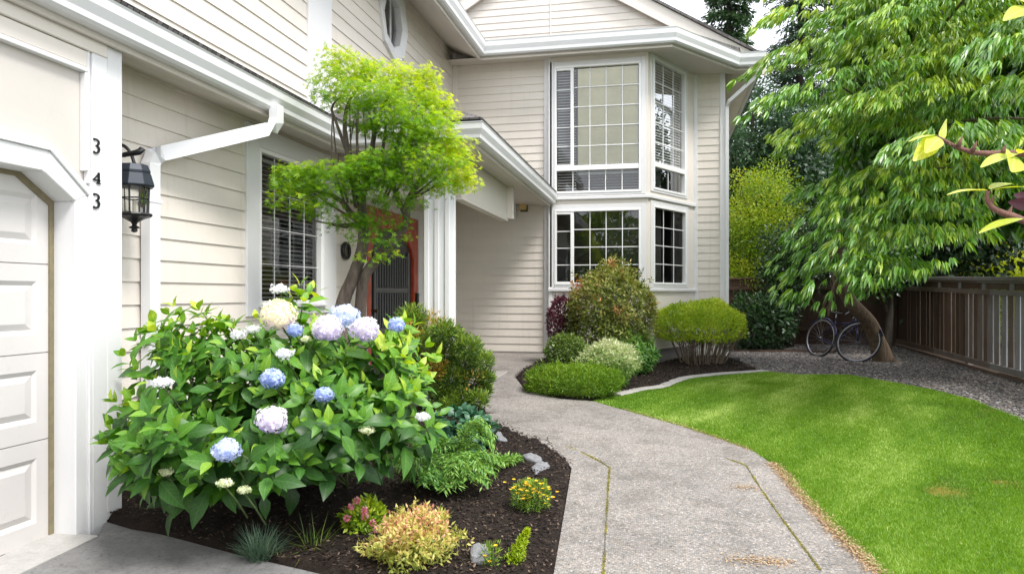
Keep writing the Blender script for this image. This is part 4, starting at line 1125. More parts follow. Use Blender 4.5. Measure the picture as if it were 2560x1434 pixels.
# gable over the bay
def yb(px, py): p = on_y(px, py, GY); return p.x, p.z
bR0 = yb(1545, 0); bR1 = yb(1679, 69); slope = (bR0[1] - bR1[1]) / (bR1[0] - bR0[0])
ax = on_y(1345, 0, GY).x
gxr = 2.12
def rake(x): return bR0[1] + (bR0[0] - x) * slope if x >= ax else bR0[1] + (bR0[0] - ax) * slope - (ax - x) * slope
gb = MB(); gz0 = urz + .50
siding(gb, (0, GY + .16, 0), UX, NY, -5, 2, gz0, rake(ax) + .3, .153, lo=lambda z: ax - (rake(ax) + .12 - z) / slope, hi=lambda z: ax + (rake(ax) + .12 - z) / slope)
gb.build('gable_wall', M['siding'], H)
vb = MB(); vx = on_y(1374, 50, GY).x; vb.box((vx - .012, GY + .13, gz0), (vx + .012, GY + .155, gz0 + 1.6)); vb.build('joint_strip', M['siding'], H)
rk = MB(); rh = .36
for sgn in (1, -1):
    xe = gxr if sgn > 0 else -5.0
    P = [(ax, GY, rake(ax)), (xe, GY, rake(xe)), (xe, GY, rake(xe) + rh), (ax, GY, rake(ax) + rh)]
    rk.prism(P, (0, .06, 0))
rk.build('barge_board', M['smooth'], H, bevel=.006)
for sgn in (1, -1):
    xe = gxr + .02 if sgn > 0 else -5.1
    slab('gable_roof', [(ax, GY - .06, rake(ax) + rh + .004), (xe, GY - .06, rake(xe) + rh + .004), (xe, 24, rake(xe) + rh + .004), (ax, 24, rake(ax) + rh + .004)], .05, 'shingle')
    rs_ = MB(); rs_.face([(ax, GY + .061, rake(ax) + .08), (xe - .1 * sgn, GY + .061, rake(xe - .1 * sgn) + .08), (xe - .1 * sgn, GY + .16, rake(xe - .1 * sgn) + .08), (ax, GY + .16, rake(ax) + .08)]); rs_.build('rake_soffit', M['soffit'], H)
slab('main_roof', [(UEX - .08, -4, urz), (UEX - .08, 15.5, urz), (-9, 15.5, urz + 2.6), (-9, -4, urz + 2.6)], .05, 'shingle')

# downspouts
def downspout(pts, w_, parent=H):
    mb = MB(); mb.tube(smooth_line(pts, 1), w_, 4, sy=.8); return mb.build('downspout', M['gutter'], parent, bevel=.006)
def rect_pipe(pts, hw, hd):
    mb = MB(); P = [Vector(p) for p in pts]; rings = []
    for k, p in enumerate(P):
        a = (P[min(k + 1, len(P) - 1)] - P[max(k - 1, 0)]).normalized()
        e1 = Vector((0, 1, 0)) - a * a.y if abs(a.y) < .8 else Vector((0, 0, 1)) - a * a.z
        e1.normalize(); e2 = a.cross(e1)
        if e2.x < 0: e2 = -e2
        rings.append([p + e1 * sx * hw + e2 * sy * hd for sx, sy in ((-1, -1), (1, -1), (1, 1), (-1, 1))])
    i0 = 0
    for r0, r1 in zip(rings[:-1], rings[1:]):
        for j in range(4): mb.face([r0[j], r0[(j + 1) % 4], r1[(j + 1) % 4], r1[j]])
    mb.face(rings[0]); mb.face(rings[-1][::-1]); return mb
ptop = on_x(691, 285, -AE - .02); X1 = -AW + .075
pe = on_x(377, 395, X1)
pts = [(ptop.x, ptop.y, 3.42), (ptop.x, ptop.y, 3.27), (ptop.x - .015, ptop.y - .04, 3.20), (ptop.x - .05, ptop.y - .13, 3.155), (pe.x + .02, pe.y + .09, pe.z + .05), (pe.x + .004, pe.y + .03, pe.z + .015), (pe.x, pe.y, pe.z - .05), (pe.x, pe.y, 1.9), (pe.x, pe.y, .12)]
dsm = MB()
for a, b in zip(pts[:-1], pts[1:]): pass
dsm = rect_pipe(pts, .062, .042); dsp = dsm.build('downspout', M['gutter'], H, bevel=.008)
st = MB()
for z in (2.35, 1.2):
    st = MB(); st.box((pe.x - .07, pe.y - .085, z), (pe.x + .046, pe.y + .085, z + .03)); st.build('strap', M['gutter'], dsp)
bt = MB(); bt.tube([(pe.x, pe.y, .2), (pe.x, pe.y, .0), (pe.x + .05, pe.y - .05, -.05)], [.05, .055, .06], 8); bt.build('drain_boot', M['black'], dsp)
g2 = on_y(1912, 165, 15.2)
P2 = [(1.98, 15.3, UZB + .02), (1.98, 15.3, UZB - .12), (1.95, 15.35, UZB - .18), (1.42, 15.5, UZB - .62), (1.385, 15.56, UZB - .72), (1.385, 15.6, .3)]
rect_pipe(P2, .05, .035).build('downspout', M['gutter'], H, bevel=.005)
# ------------------------------------------------------------------ plants
def base(px, py):
    p = on_g(px, py); return p
def lumpy(r, n, c, rad, lump=.18, f=3.0, seed=1, shell=.55, floor=None):
    """points through a lumpy ellipsoid, most of them near its skin; returns points and outward directions"""
    d = rdir(r, n)
    k = 1 + lump * vnoise(d * 1.0, f, seed) + .5 * lump * vnoise(d, f * 2.4, seed + 1)
    q = np.where(r.rand(n) < shell, .88 + .14 * r.rand(n), r.rand(n) ** .5)
    p = np.array(c) + d * (k * q)[:, None] * np.array(rad)
    return p, d, k, q

def stems_mesh(name, paths, mat, parent, seg=6):
    mb = MB()
    for pts, rad in paths: mb.tube(smooth_line([tuple(p) for p in pts], 3) if len(pts) > 2 else pts, np.interp(np.linspace(0, 1, (len(pts) - 1) * 3 + 1 if len(pts) > 2 else len(pts)), np.linspace(0, 1, len(rad)), rad), seg)
    return mb.build(name, mat, parent, smooth=True)

def bush(name, label, cat, b, w_, h_, n, L, W, tpl, mat, seed, depth_=None, zc=.55, lump=.16, f=4, up=.5, bend=.2, rand=.6, tint=(.5, .18), top=.12, group=None, patchy=.12, spots=None, stemk=9, shell=.65, bottom=.0, stem='stem', fold=.15, smooth=False, taper=0.0):
    """a shrub: short stems and a lumpy crown of leaves round the point b on the ground"""
    r = rs(seed); b = Vector(b)
    e = empty(name, b, None, label, cat, group)
    c = (b.x, b.y, b.z + h_ * (bottom + (1 - bottom) * .5)); rad = np.array((w_ / 2, (depth_ or w_) / 2, h_ * (1 - bottom) / 2))
    p, d, k, q = lumpy(r, n, c, rad, lump, f, seed, shell)
    if taper:
        hz = np.clip((p[:, 2] - c[2]) / rad[2], -1, 1.2); ft = 1 - taper * np.clip(hz, 0, 1.2) + .25 * taper
        p[:, 0] = c[0] + (p[:, 0] - c[0]) * ft; p[:, 1] = c[1] + (p[:, 1] - c[1]) * ft
    low = p[:, 2] < b.z + .03
    p[low, 2] = b.z + .03 + r.rand(low.sum()) * .1
    ns = int(n * .10); per = 14; nsh = ns // per          # young shoots standing out of the outline
    sd0 = rdir(r, nsh); sd0[:, 2] = np.abs(sd0[:, 2]) * .9 + .05; sd0 = unit(sd0); sd1 = unit(sd0 + np.array([0, 0, .5]) + r.normal(size=(nsh, 3)) * .35)
    ksh = 1 + lump * vnoise(sd0, f, seed) + .5 * lump * vnoise(sd0, f * 2.4, seed + 1)
    tsh = np.tile(np.linspace(0, 1, per), nsh); rep_ = np.repeat(np.arange(nsh), per); lsh = (.05 + .16 * r.rand(nsh))[rep_] * np.mean(rad)
    p[:nsh * per] = np.array(c) + sd0[rep_] * (ksh[rep_] * .95)[:, None] * rad + sd1[rep_] * (tsh * lsh)[:, None] * 1.3
    d[:nsh * per] = unit(sd1[rep_] + .8 * r.normal(size=(nsh * per, 3)))
    A = unit(d * 1.0 + r.normal(size=(n, 3)) * rand + np.array([0, 0, up]))
    N = unit(d + r.normal(size=(n, 3)) * .5 + np.array([0, 0, .5]))
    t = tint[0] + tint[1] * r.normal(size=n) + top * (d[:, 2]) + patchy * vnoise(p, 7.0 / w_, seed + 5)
    if spots:
        for (ns, amt, rr) in spots:
            for _ in range(ns):
                cc = p[r.randint(n)]; t = t + amt * np.exp(-(np.linalg.norm(p - cc, axis=1) / rr) ** 2)
    leaf_mesh('foliage', p, A, N, L * (.6 + .7 * r.rand(n)), W * (.6 + .7 * r.rand(n)), tpl, M[mat], e, np.clip(t, .01, .99), bend=bend, fold=fold, smooth=smooth)
    if stemk:
        P = []
        for i in range(stemk):
            a = 6.28 * i / stemk + r.rand(); s_ = .3 + .5 * r.rand()
            tip = Vector(c) + Vector((math.cos(a) * rad[0] * s_, math.sin(a) * rad[1] * s_, (r.rand() * .7 - .1) * rad[2]))
            b0 = b + Vector((math.cos(a) * .06 * w_, math.sin(a) * .06 * w_, -.04))
            P.append(([b0, b0.lerp(tip, .5) + Vector((0, 0, .08 * h_)), tip], [.010 + .012 * w_, .006 + .006 * w_, .003]))
        stems_mesh('stem', P, M[stem], e)
    return e

# bushes under the bay window
def sc(b): return depth(b) / FPX
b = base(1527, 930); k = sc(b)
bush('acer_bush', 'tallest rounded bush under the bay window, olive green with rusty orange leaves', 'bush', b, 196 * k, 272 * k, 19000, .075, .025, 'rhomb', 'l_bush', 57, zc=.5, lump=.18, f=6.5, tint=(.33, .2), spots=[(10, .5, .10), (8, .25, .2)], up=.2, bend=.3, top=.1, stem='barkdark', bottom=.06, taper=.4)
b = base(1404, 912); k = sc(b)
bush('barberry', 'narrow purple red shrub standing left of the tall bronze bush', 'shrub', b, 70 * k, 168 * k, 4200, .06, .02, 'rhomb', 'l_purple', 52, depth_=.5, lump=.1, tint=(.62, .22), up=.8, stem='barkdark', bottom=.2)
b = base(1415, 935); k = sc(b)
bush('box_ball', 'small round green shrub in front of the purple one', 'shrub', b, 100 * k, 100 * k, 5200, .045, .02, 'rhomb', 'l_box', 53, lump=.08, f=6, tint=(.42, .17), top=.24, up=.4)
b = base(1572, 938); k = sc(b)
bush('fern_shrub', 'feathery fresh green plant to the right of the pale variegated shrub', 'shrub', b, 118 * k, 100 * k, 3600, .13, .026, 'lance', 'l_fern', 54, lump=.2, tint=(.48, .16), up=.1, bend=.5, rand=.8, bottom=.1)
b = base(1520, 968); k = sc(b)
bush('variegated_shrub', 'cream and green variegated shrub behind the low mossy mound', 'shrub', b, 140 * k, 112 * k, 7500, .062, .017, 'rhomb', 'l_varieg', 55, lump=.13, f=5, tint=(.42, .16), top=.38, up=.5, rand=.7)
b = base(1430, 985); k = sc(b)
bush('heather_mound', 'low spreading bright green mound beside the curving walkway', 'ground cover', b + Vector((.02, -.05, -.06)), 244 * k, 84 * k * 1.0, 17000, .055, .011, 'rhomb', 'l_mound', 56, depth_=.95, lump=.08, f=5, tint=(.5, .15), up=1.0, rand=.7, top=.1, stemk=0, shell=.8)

# clipped yew on bare stems
b = base(1752, 913); k = sc(b)
yw = empty('clipped_yew', b, None, 'wide clipped yellow green shrub on many bare twigs at the house corner', 'shrub')
r = rs(61); n = 22000
def yew_pts(n, r):
    d = rdir(r, n); d[:, 2] = np.abs(d[:, 2]) * np.where(r.rand(n) < .8, 1, -.3)
    kk = 1 + .09 * vnoise(d, 5, 3) + .08 * vnoise(d, 12, 4)
    q = np.where(r.rand(n) < .7, .9 + .12 * r.rand(n), .45 + .5 * r.rand(n))
    return np.array((b.x, b.y, b.z + 86 * k)) + np.column_stack([d[:, :2], np.sign(d[:, 2]) * np.abs(d[:, 2]) ** .75]) * (kk * q)[:, None] * np.array((107 * k, .68, 72 * k)), d
p, d = yew_pts(n, r)
leaf_mesh('foliage', p, unit(d * .7 + r.normal(size=(n, 3)) * .55 + [0, 0, .5]), unit(d + r.normal(size=(n, 3)) * .4), .058 * (.6 + .7 * r.rand(n)), .014, 'rhomb', M['l_yew'], yw, np.clip(.50 + .18 * r.normal(size=n) + .22 * d[:, 2] + .2 * vnoise(p, 6, 8), 0, 1), bend=.2)
P = []
for i in range(54):
    a = 6.28 * r.rand(); q = .35 + .6 * r.rand() ** .6
    t0 = Vector((b.x + .42 * math.cos(a) * q, b.y + .3 * math.sin(a) * q, b.z - .03)); t1 = Vector((b.x + .95 * 107 * k * math.cos(a) * q, b.y + .6 * math.sin(a) * q, b.z + (84 + 18 * (1 - q)) * k))
    m1 = t0.lerp(t1, .5) + Vector(r.normal(size=3) * .035)
    P.append(([t0, m1, t1], [.014 + .008 * r.rand(), .009, .005]))
    for _ in range(2):
        t2 = t1 + Vector(r.normal(size=3) * [.10, .08, .03]); P.append(([m1, m1.lerp(t2, .5) + Vector(r.normal(size=3) * .02), t2], [.006, .004, .003]))
stems_mesh('stem', P, M['stem'], yw, 5)

# ------------------------------------------------------------------ hydrangea
hy = empty('hydrangea', base(640, 1235), None, 'big leafy hydrangea with blue, lavender and cream flower heads by the garage', 'flowering shrub')
r = rs(71)
# outline of the plant in the photograph and its distance there: mounds that make up the body
MOUNDS = [  # px, py, rx, ry (photo pixels), distance
    (405, 960, 115, 150, 4.75), (345, 1100, 75, 115, 4.55), (430, 1130, 125, 110, 4.4), (520, 870, 120, 75, 5.25), (620, 960, 170, 140, 4.95), (610, 1130, 180, 110, 4.5),
    (760, 900, 160, 110, 5.1), (790, 1060, 170, 130, 4.7), (930, 930, 140, 110, 5.15), (960, 1060, 130, 100, 4.9), (760, 780, 60, 70, 5.35), (470, 830, 90, 60, 5.2), (1010, 880, 70, 75, 5.2), (355, 1170, 55, 50, 4.5), (1010, 1000, 70, 70, 5.0)]
tips = []
for (px, py, rx, ry, d_) in MOUNDS:
    m = max(7, int(rx * ry / 390))
    for _ in range(m):
        a = r.rand() * 6.28; q = math.sqrt(r.rand())
        x = px + rx * q * math.cos(a); y = py + ry * q * math.sin(a)
        dd_ = d_ - .42 * math.sqrt(max(0, 1 - q * q)) + .15 * r.normal()
        p = at(x, y, dd_)
        if p.x < -AW + .16 or p.z < .10: continue
        tips.append((p, x, y))
EXTRA = [(258, 1005), (262, 1060), (250, 1110), (285, 1195), (300, 925), (345, 855), (300, 1160), (425, 790), (440, 770), (520, 800), (640, 800), (750, 720), (735, 760), (770, 740), (1060, 870), (1085, 890), (1000, 870), (1060, 950), (1095, 1040), (930, 1100), (1010, 1080), (980, 1130), (880, 1110), (690, 1215), (600, 1235), (480, 1250), (355, 1260), (400, 1290), (440, 1235), (720, 1180), (820, 1130), (740, 1170)]
for x, y in EXTRA:
    x = x + 26 if x < 320 else x; y = y - 42 if y > 1150 else y
    px_ = 4.35 if x < 320 else (4.55 if y > 1080 else 5.0)
    p = at(x, y, px_ if x >= 320 else 4.3)
    if p.z > .03: tips.append((p, x, y))
pos = []; AA = []; NN = []; LL = []; tt = []
hc = at(660, 1060, 5.0)
stem_paths = []
root = base(640, 1235) + Vector((0, .35, 0))
for (p, x, y) in tips:
    o_ = (p - hc); o_.z *= .6; out_ = (o_.normalized() + Vector((0, -.25, .75)) + Vector(r.normal(size=3) * .18)).normalized()
    e1 = out_.orthogonal().normalized(); e2 = out_.cross(e1)
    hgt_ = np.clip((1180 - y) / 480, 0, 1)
    a0 = r.rand() * 3.14; sz = .115 + .05 * r.rand()
    for pair in range(3):
        for s_ in (0, 1):
            a = a0 + pair * math.pi / 2 + s_ * math.pi + r.normal() * .15
            tilt = [1.25, .85, .45][pair] + r.normal() * .16
            v = (e1 * math.cos(a) + e2 * math.sin(a)) * math.sin(tilt) + out_ * math.cos(tilt)
            if pair == 0: v.z -= .25
            v.normalize()
            nn = out_ - v * out_.dot(v)
            pos.append(p - out_ * (.06 * (2 - pair)) + v * .015); AA.append(v); NN.append(nn)
            LL.append(sz * [1.15, .95, .62][pair] * (.85 + .3 * r.rand()))
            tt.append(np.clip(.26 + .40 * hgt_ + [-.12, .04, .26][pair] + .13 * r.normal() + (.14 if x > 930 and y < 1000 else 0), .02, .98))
    if r.rand() < .35:
        g0 = root + Vector((r.normal() * .35, r.normal() * .15, 0)); mid_ = g0.lerp(p, .55) + Vector((0, 0, .12))
        stem_paths.append(([g0, mid_, p - out_ * .03], [.009, .007, .0045]))
HEADS = [(697, 788, 44, 'cream', 4.85, 'cream and yellow flower head'), (820, 822, 37, 'lav', 4.75, 'white flower head with purple underside'), (862, 790, 35, 'sky', 5.0, None), (912, 823, 35, 'lav', 4.75, None), (991, 812, 20, 'blue', 4.9, None),
         (713, 883, 24, 'white', 4.55, None), (681, 945, 28, 'blue', 4.5, 'deep blue flower head'), (811, 986, 21, 'blue', 4.45, None), (680, 1049, 37, 'lav', 4.2, None), (566, 1124, 33, 'sky', 4.1, 'pale blue flower head'),
         (597, 835, 22, 'white', 4.85, None), (632, 822, 20, 'white', 4.95, None), (699, 722, 24, 'white', 5.05, None), (737, 826, 18, 'blue', 4.8, None), (766, 846, 14, 'green', 4.75, None), (407, 955, 24, 'white', 4.3, None), (562, 1206, 20, 'green', 4.1, None), (610, 1224, 16, 'green', 4.1, None), (1057, 1040, 20, 'white', 4.6, None), (918, 1075, 18, 'green', 4.5, None), (415, 1180, 16, 'green', 4.2, None)]
pos = np.array([tuple(v) for v in pos]); AA = np.array([tuple(v) for v in AA]); NN = np.array([tuple(v) for v in NN]); LL = np.array(LL)

tt = np.array(tt); keep = np.ones(len(pos), bool)
mid_p = pos + AA * (LL * .55)[:, None] - [0, 0, EYE]
tip_p = pos + AA * (LL * .95)[:, None] - [0, 0, EYE]
for (px, py, rr, key, d_, lab) in HEADS:          # no leaf grows in front of a flower head
    for Q, ex in ((mid_p, 26), (tip_p, 4), (pos - [0, 0, EYE], 10)):
        dq = Q @ np.array(CF); xs = 1280 + FPX * (Q @ np.array(CR)) / dq; ys = HOR - FPX * Q[:, 2] / dq
        keep &= ~((np.hypot(xs - px, ys - py) < rr + ex) & (dq < d_ - .18 + .05))
pos, AA, NN, LL, tt = pos[keep], AA[keep], NN[keep], LL[keep], tt[keep]
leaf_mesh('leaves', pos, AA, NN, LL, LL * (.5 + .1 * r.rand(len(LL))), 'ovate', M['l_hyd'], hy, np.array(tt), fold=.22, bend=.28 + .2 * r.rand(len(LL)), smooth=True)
stems_mesh('stem', stem_paths, M['gstem'], hy, 6)

def m_floret(name, stops):
    return m_leaf(name, stops, .6, .35, .2)
FM = {
 'cream': m_floret('cream_florets', [(0, (.50, .38, .60)), (.3, (.76, .68, .70)), (.6, (.88, .85, .66)), (1, (.93, .91, .55))]),
 'lav': m_floret('lavender_florets', [(0, (.40, .32, .60)), (.35, (.64, .57, .74)), (.7, (.80, .77, .82)), (1, (.88, .86, .84))]),
 'blue': m_floret('blue_florets', [(0, (.22, .28, .55)), (.5, (.40, .48, .76)), (1, (.70, .76, .90))]),
 'sky': m_floret('sky_blue_florets', [(0, (.36, .40, .66)), (.5, (.58, .63, .82)), (1, (.82, .86, .93))]),
 'white': m_floret('white_florets', [(0, (.5, .52, .58)), (.5, (.78, .78, .80)), (1, (.92, .92, .90))]),
 'green': m_floret('green_white_florets', [(0, (.35, .45, .18)), (.5, (.66, .70, .46)), (1, (.86, .86, .74))]),
}
for i, (px, py, rr, key, d_, lab) in enumerate(HEADS):
    rr_ = rs(700 + i); d_ -= .18; c = at(px, py, d_); R_ = rr * d_ / FPX
    lace = key in ('white', 'green'); n = int((110 + 3.2 * rr) * (.45 if lace else 1)); 
    g = np.arange(n) + .5; ph = np.arccos(1 - 1.72 * g / n); th = math.pi * (1 + 5 ** .5) * g
    d = np.column_stack([np.cos(th) * np.sin(ph), np.sin(th) * np.sin(ph), np.cos(ph)])
    ax_ = np.array((hc - c).normalized()) * -.45 + np.array([0, -.25, .8]); ax_ = Vector(ax_).normalized()
    rot = np.array(Vector((0, 0, 1)).rotation_difference(ax_).to_matrix())
    d = d @ rot.T
    flat = np.array([1, 1, .5 if lace else .86])
    sph = R_ * ((.55 + .55 * rr_.rand(n)) if lace else (.88 + .18 * rr_.rand(n)))[:, None] * (1 + .12 * vnoise(d, 4, i))[:, None]
    p = np.array(c) + d * flat * sph
    A = unit(np.cross(d, rdir(rr_, n)) + d * .15); N = unit(d + .35 * rr_.normal(size=(n, 3)))
    tn = .55 + .16 * rr_.normal(size=n) + .42 * d[:, 2] * (1 if key in ('cream', 'lav') else .3) + (.12 * vnoise(p, 60, 2))
    fh_ = leaf_mesh('flower_head', p, A, N, .0105 + R_ * .085, .0105 + R_ * .085, 'floret', FM[key], hy, np.clip(tn, 0, 1), bend=-.12, fold=0)
    if lab: fh_['label'] = lab
    # green heart and stalk behind the florets
    if not lace:
        mb = MB(); mb.lathe(tuple(c), [(R_ * .05, -R_ * .75), (R_ * .6, -R_ * .45), (R_ * .78, 0), (R_ * .6, R_ * .45), (R_ * .1, R_ * .68)], 10); mb.build('heart', FM[key], fh_, smooth=True)
    q = c + Vector((0, .22, -.26)); mb = MB(); mb.tube([c - Vector((0, 0, R_ * .4)), c.lerp(q, .5), q], [.005, .005, .006], 6); mb.build('stalk', M['gstem'], fh_, smooth=True)

# ------------------------------------------------------------------ maple in front of the door
mp = empty('japanese_maple', base(880, 1090), None, 'small lime green tree with a twisted trunk before the red door', 'tree')
D0 = 7.0
def mpt(x, y, dd=0): return at(x, y, D0 + dd)
r = rs(81)
TR = []
gb_ = base(880, 1088)
TR.append(([gb_ - Vector((0, 0, .05)), mpt(866, 960), mpt(852, 830), mpt(858, 755), mpt(884, 690), mpt(906, 620), mpt(908, 560), mpt(902, 490)], [.12, .10, .082, .07, .062, .058, .052, .042]))
TR.append(([gb_ + Vector((.12, .05, -.05)), mpt(908, 950, .05), mpt(900, 840, .05), mpt(902, 760, .05), mpt(912, 690), mpt(950, 640), mpt(985, 600), mpt(1015, 560), mpt(1020, 500), mpt(1055, 455), mpt(1100, 420)], [.10, .085, .068, .058, .052, .048, .043, .036, .029, .022, .011]))
TR.append(([mpt(902, 500), mpt(880, 440), mpt(868, 370), mpt(862, 300), mpt(880, 240), mpt(930, 200)], [.042, .034, .027, .02, .014, .006]))
TR.append(([mpt(905, 560), mpt(875, 530), mpt(850, 500), mpt(800, 480), mpt(740, 470)], [.04, .03, .024, .016, .006]))
TR.append(([mpt(903, 500), mpt(925, 420), mpt(935, 340), mpt(960, 260), mpt(1000, 210)], [.038, .03, .023, .016, .006]))
TR.append(([mpt(1016, 540), mpt(985, 470), mpt(985, 390), mpt(1010, 310), mpt(1050, 260)], [.03, .024, .018, .013, .005]))
TR.append(([mpt(868, 380), mpt(838, 300), mpt(830, 270), mpt(850, 245), mpt(890, 235)], [.02, .014, .012, .009, .005]))
for i in range(17):
    x = 838 + i * 13 + r.normal() * 5; y0 = 430 + r.rand() * 60
    TR.append(([mpt(905 + (x - 905) * .55, y0 + 30, r.normal() * .1), mpt(x, y0 - 90, r.normal() * .1), mpt(x + r.normal() * 8, 250 + r.rand() * 40, r.normal() * .12)], [.012, .009, .005]))
for tgt in ((720, 430), (760, 545), (1130, 430), (1150, 380), (1100, 330), (960, 640), (820, 560)):
    s_ = (905, 560) if tgt[0] < 900 else (1020, 500)
    if tgt == (960, 640): s_ = (915, 690)
    TR.append(([mpt(*s_), mpt((s_[0] + tgt[0]) / 2, (s_[1] + tgt[1]) / 2 + 8, r.normal() * .1), mpt(*tgt)], [.016, .011, .004]))
stems_mesh('trunk', TR, M['bark'], mp, 9)
# flat pads of foliage: px, py, half width, half height, tint (new yellow growth outside; low inner pads darkened as painted shade), distance offset
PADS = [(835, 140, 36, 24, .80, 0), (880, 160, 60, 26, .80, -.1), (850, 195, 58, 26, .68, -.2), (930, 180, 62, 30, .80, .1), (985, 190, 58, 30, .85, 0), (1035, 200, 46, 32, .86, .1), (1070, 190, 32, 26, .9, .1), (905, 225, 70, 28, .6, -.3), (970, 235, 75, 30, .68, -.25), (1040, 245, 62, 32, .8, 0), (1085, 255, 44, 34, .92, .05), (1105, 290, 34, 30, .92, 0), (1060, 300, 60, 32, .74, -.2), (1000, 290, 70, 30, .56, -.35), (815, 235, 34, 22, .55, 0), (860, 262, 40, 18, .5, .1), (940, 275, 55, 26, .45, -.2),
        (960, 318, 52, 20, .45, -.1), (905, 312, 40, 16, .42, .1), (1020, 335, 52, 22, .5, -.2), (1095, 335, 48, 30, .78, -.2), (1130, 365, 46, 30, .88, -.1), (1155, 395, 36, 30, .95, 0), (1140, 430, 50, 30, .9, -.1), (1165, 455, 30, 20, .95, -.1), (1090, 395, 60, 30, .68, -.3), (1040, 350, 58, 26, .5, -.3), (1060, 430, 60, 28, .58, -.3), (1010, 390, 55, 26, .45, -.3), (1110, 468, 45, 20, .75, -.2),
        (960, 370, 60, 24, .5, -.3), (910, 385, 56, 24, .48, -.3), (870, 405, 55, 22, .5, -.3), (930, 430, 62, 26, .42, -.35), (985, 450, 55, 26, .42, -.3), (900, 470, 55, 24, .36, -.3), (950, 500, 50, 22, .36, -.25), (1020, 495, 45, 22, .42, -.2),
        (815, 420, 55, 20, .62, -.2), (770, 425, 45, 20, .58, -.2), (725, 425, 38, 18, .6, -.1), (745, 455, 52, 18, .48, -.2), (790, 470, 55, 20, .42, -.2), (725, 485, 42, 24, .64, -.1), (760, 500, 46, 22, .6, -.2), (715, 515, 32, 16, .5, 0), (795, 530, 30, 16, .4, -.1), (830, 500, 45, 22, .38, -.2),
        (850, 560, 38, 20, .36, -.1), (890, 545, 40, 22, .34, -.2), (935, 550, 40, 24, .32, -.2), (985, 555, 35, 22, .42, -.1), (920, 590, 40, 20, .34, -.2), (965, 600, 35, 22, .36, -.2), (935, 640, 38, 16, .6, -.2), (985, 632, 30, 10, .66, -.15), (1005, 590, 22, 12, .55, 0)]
pos = []; A = []; N = []; T = []
for (x, y, rx, ry, t_, dz_) in PADS:
    if x < 1000 and 355 < y < 415: y += 24; ry *= .8
    m = int(max(26, rx * ry * .235 * (.36 if y > 575 else .55 if y > 480 else 1)))
    k_ = (D0 + dz_) / FPX; c = np.array(mpt(x, y, dz_))
    d = rdir(r, m); q = r.rand(m) ** .4
    off = d * q[:, None]
    spr = r.rand(9) * 6.28; js = r.randint(9, size=m); ln_ = r.rand(m) ** .6 * 1.25      # leaves sit on sprays fanning out of the pad
    half = r.rand(m) < .6; off[half] = np.column_stack([np.cos(spr[js]) * ln_, np.sin(spr[js]) * ln_, .25 * r.normal(size=m) + .35 * np.sin(spr[js] * 3)])[half] + .10 * r.normal(size=(half.sum(), 3))
    p = c + off[:, :1] * rx * k_ * 1.12 * np.array([[CR.x, CR.y, 0]]) + off[:, 1:2] * rx * k_ * .9 * np.array([[CF.x, CF.y, 0]]) + off[:, 2:3] * ry * 1.45 * k_ * np.array([[0, 0, 1]])
    p[:, 2] -= .10 * (off[:, 0] ** 2 + off[:, 1] ** 2) * rx * k_
    pos.append(p); hd = np.column_stack([off[:, 0:1] * [[CR.x, CR.y]] + off[:, 1:2] * [[CF.x, CF.y]], r.normal(size=m) * .2 - .12])
    A.append(unit(hd + .45 * np.column_stack([r.normal(size=(m, 2)), r.normal(size=m) * .3]))); N.append(unit(np.column_stack([r.normal(size=(m, 2)) * .55 + np.array([[.25, -.45]]), np.ones(m)]) + .5 * d))
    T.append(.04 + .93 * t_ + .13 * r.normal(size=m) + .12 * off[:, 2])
pos = np.concatenate(pos); A = np.concatenate(A); N = np.concatenate(N); T = np.concatenate(T); n = len(pos)
L = .047 * (.6 + .7 * r.rand(n))
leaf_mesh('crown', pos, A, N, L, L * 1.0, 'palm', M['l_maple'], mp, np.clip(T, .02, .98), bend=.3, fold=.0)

# ------------------------------------------------------------------ mixed conifer shrub beside the hydrangea
b = base(1120, 1030); k = sc(b)
e = empty('dwarf_pine', b, None, 'bushy dwarf conifer with amber tufts between the hydrangea and the walkway', 'shrub')
r = rs(91)
TUFTS = [(1030, 800, 45, 0), (1075, 815, 45, 1), (1110, 830, 40, .6), (1065, 855, 45, 1), (1130, 850, 40, 0), (1170, 870, 38, 0), (1110, 890, 45, 0), (1160, 910, 45, 0), (1205, 905, 34, 0), (1085, 925, 40, 1), (1060, 960, 35, 1), (1130, 950, 45, 0), (1180, 955, 45, .1), (1215, 945, 24, 0), (1105, 985, 35, .4), (1150, 1000, 40, 0), (1195, 1000, 30, 0), (1120, 1020, 30, 0), (1210, 975, 22, 0), (1020, 830, 35, .3), (1090, 880, 35, .9), (1040, 890, 40, .2)]
for amber in (0, 1):
    pos = []; A = []; T = []
    for (x, y, rr, am) in TUFTS:
        m = int(rr * 26 * (am * .30 if amber else 1 - .30 * am))
        if m < 5: continue
        dd_ = depth(b) + .25 * r.normal() - .1
        c = np.array(at(x, y, dd_)); d = rdir(r, m); d[:, 2] = d[:, 2] * .8 + .15
        q = .35 + .75 * r.rand(m)
        pos.append(c + d * (q * rr * k * .8)[:, None]); A.append(unit(d + [0, 0, .35] + r.normal(size=(m, 3)) * .4)); T.append(.48 + .2 * r.normal(size=m) + .24 * d[:, 2])
    pos = np.concatenate(pos); A = np.concatenate(A); T = np.concatenate(T); n = len(pos)
    leaf_mesh('amber_foliage' if amber else 'foliage', pos, A, rdir(r, n), .062 * (.6 + .7 * r.rand(n)), .013 if not amber else .016, 'rhomb', M['l_amber' if amber else 'l_mixed'], e, np.clip(T, 0, 1), bend=.1)
P = []
for (x, y, rr, am) in TUFTS:
    t1 = at(x, y, depth(b)); t0 = b + Vector((r.normal() * .04, r.normal() * .04, -.03)); P.append(([t0, t0.lerp(t1, .5) + Vector((.05 * r.normal(), 0, -.04)), t1], [.022, .014, .006]))
stems_mesh('stem', P, M['barkdark'], e)

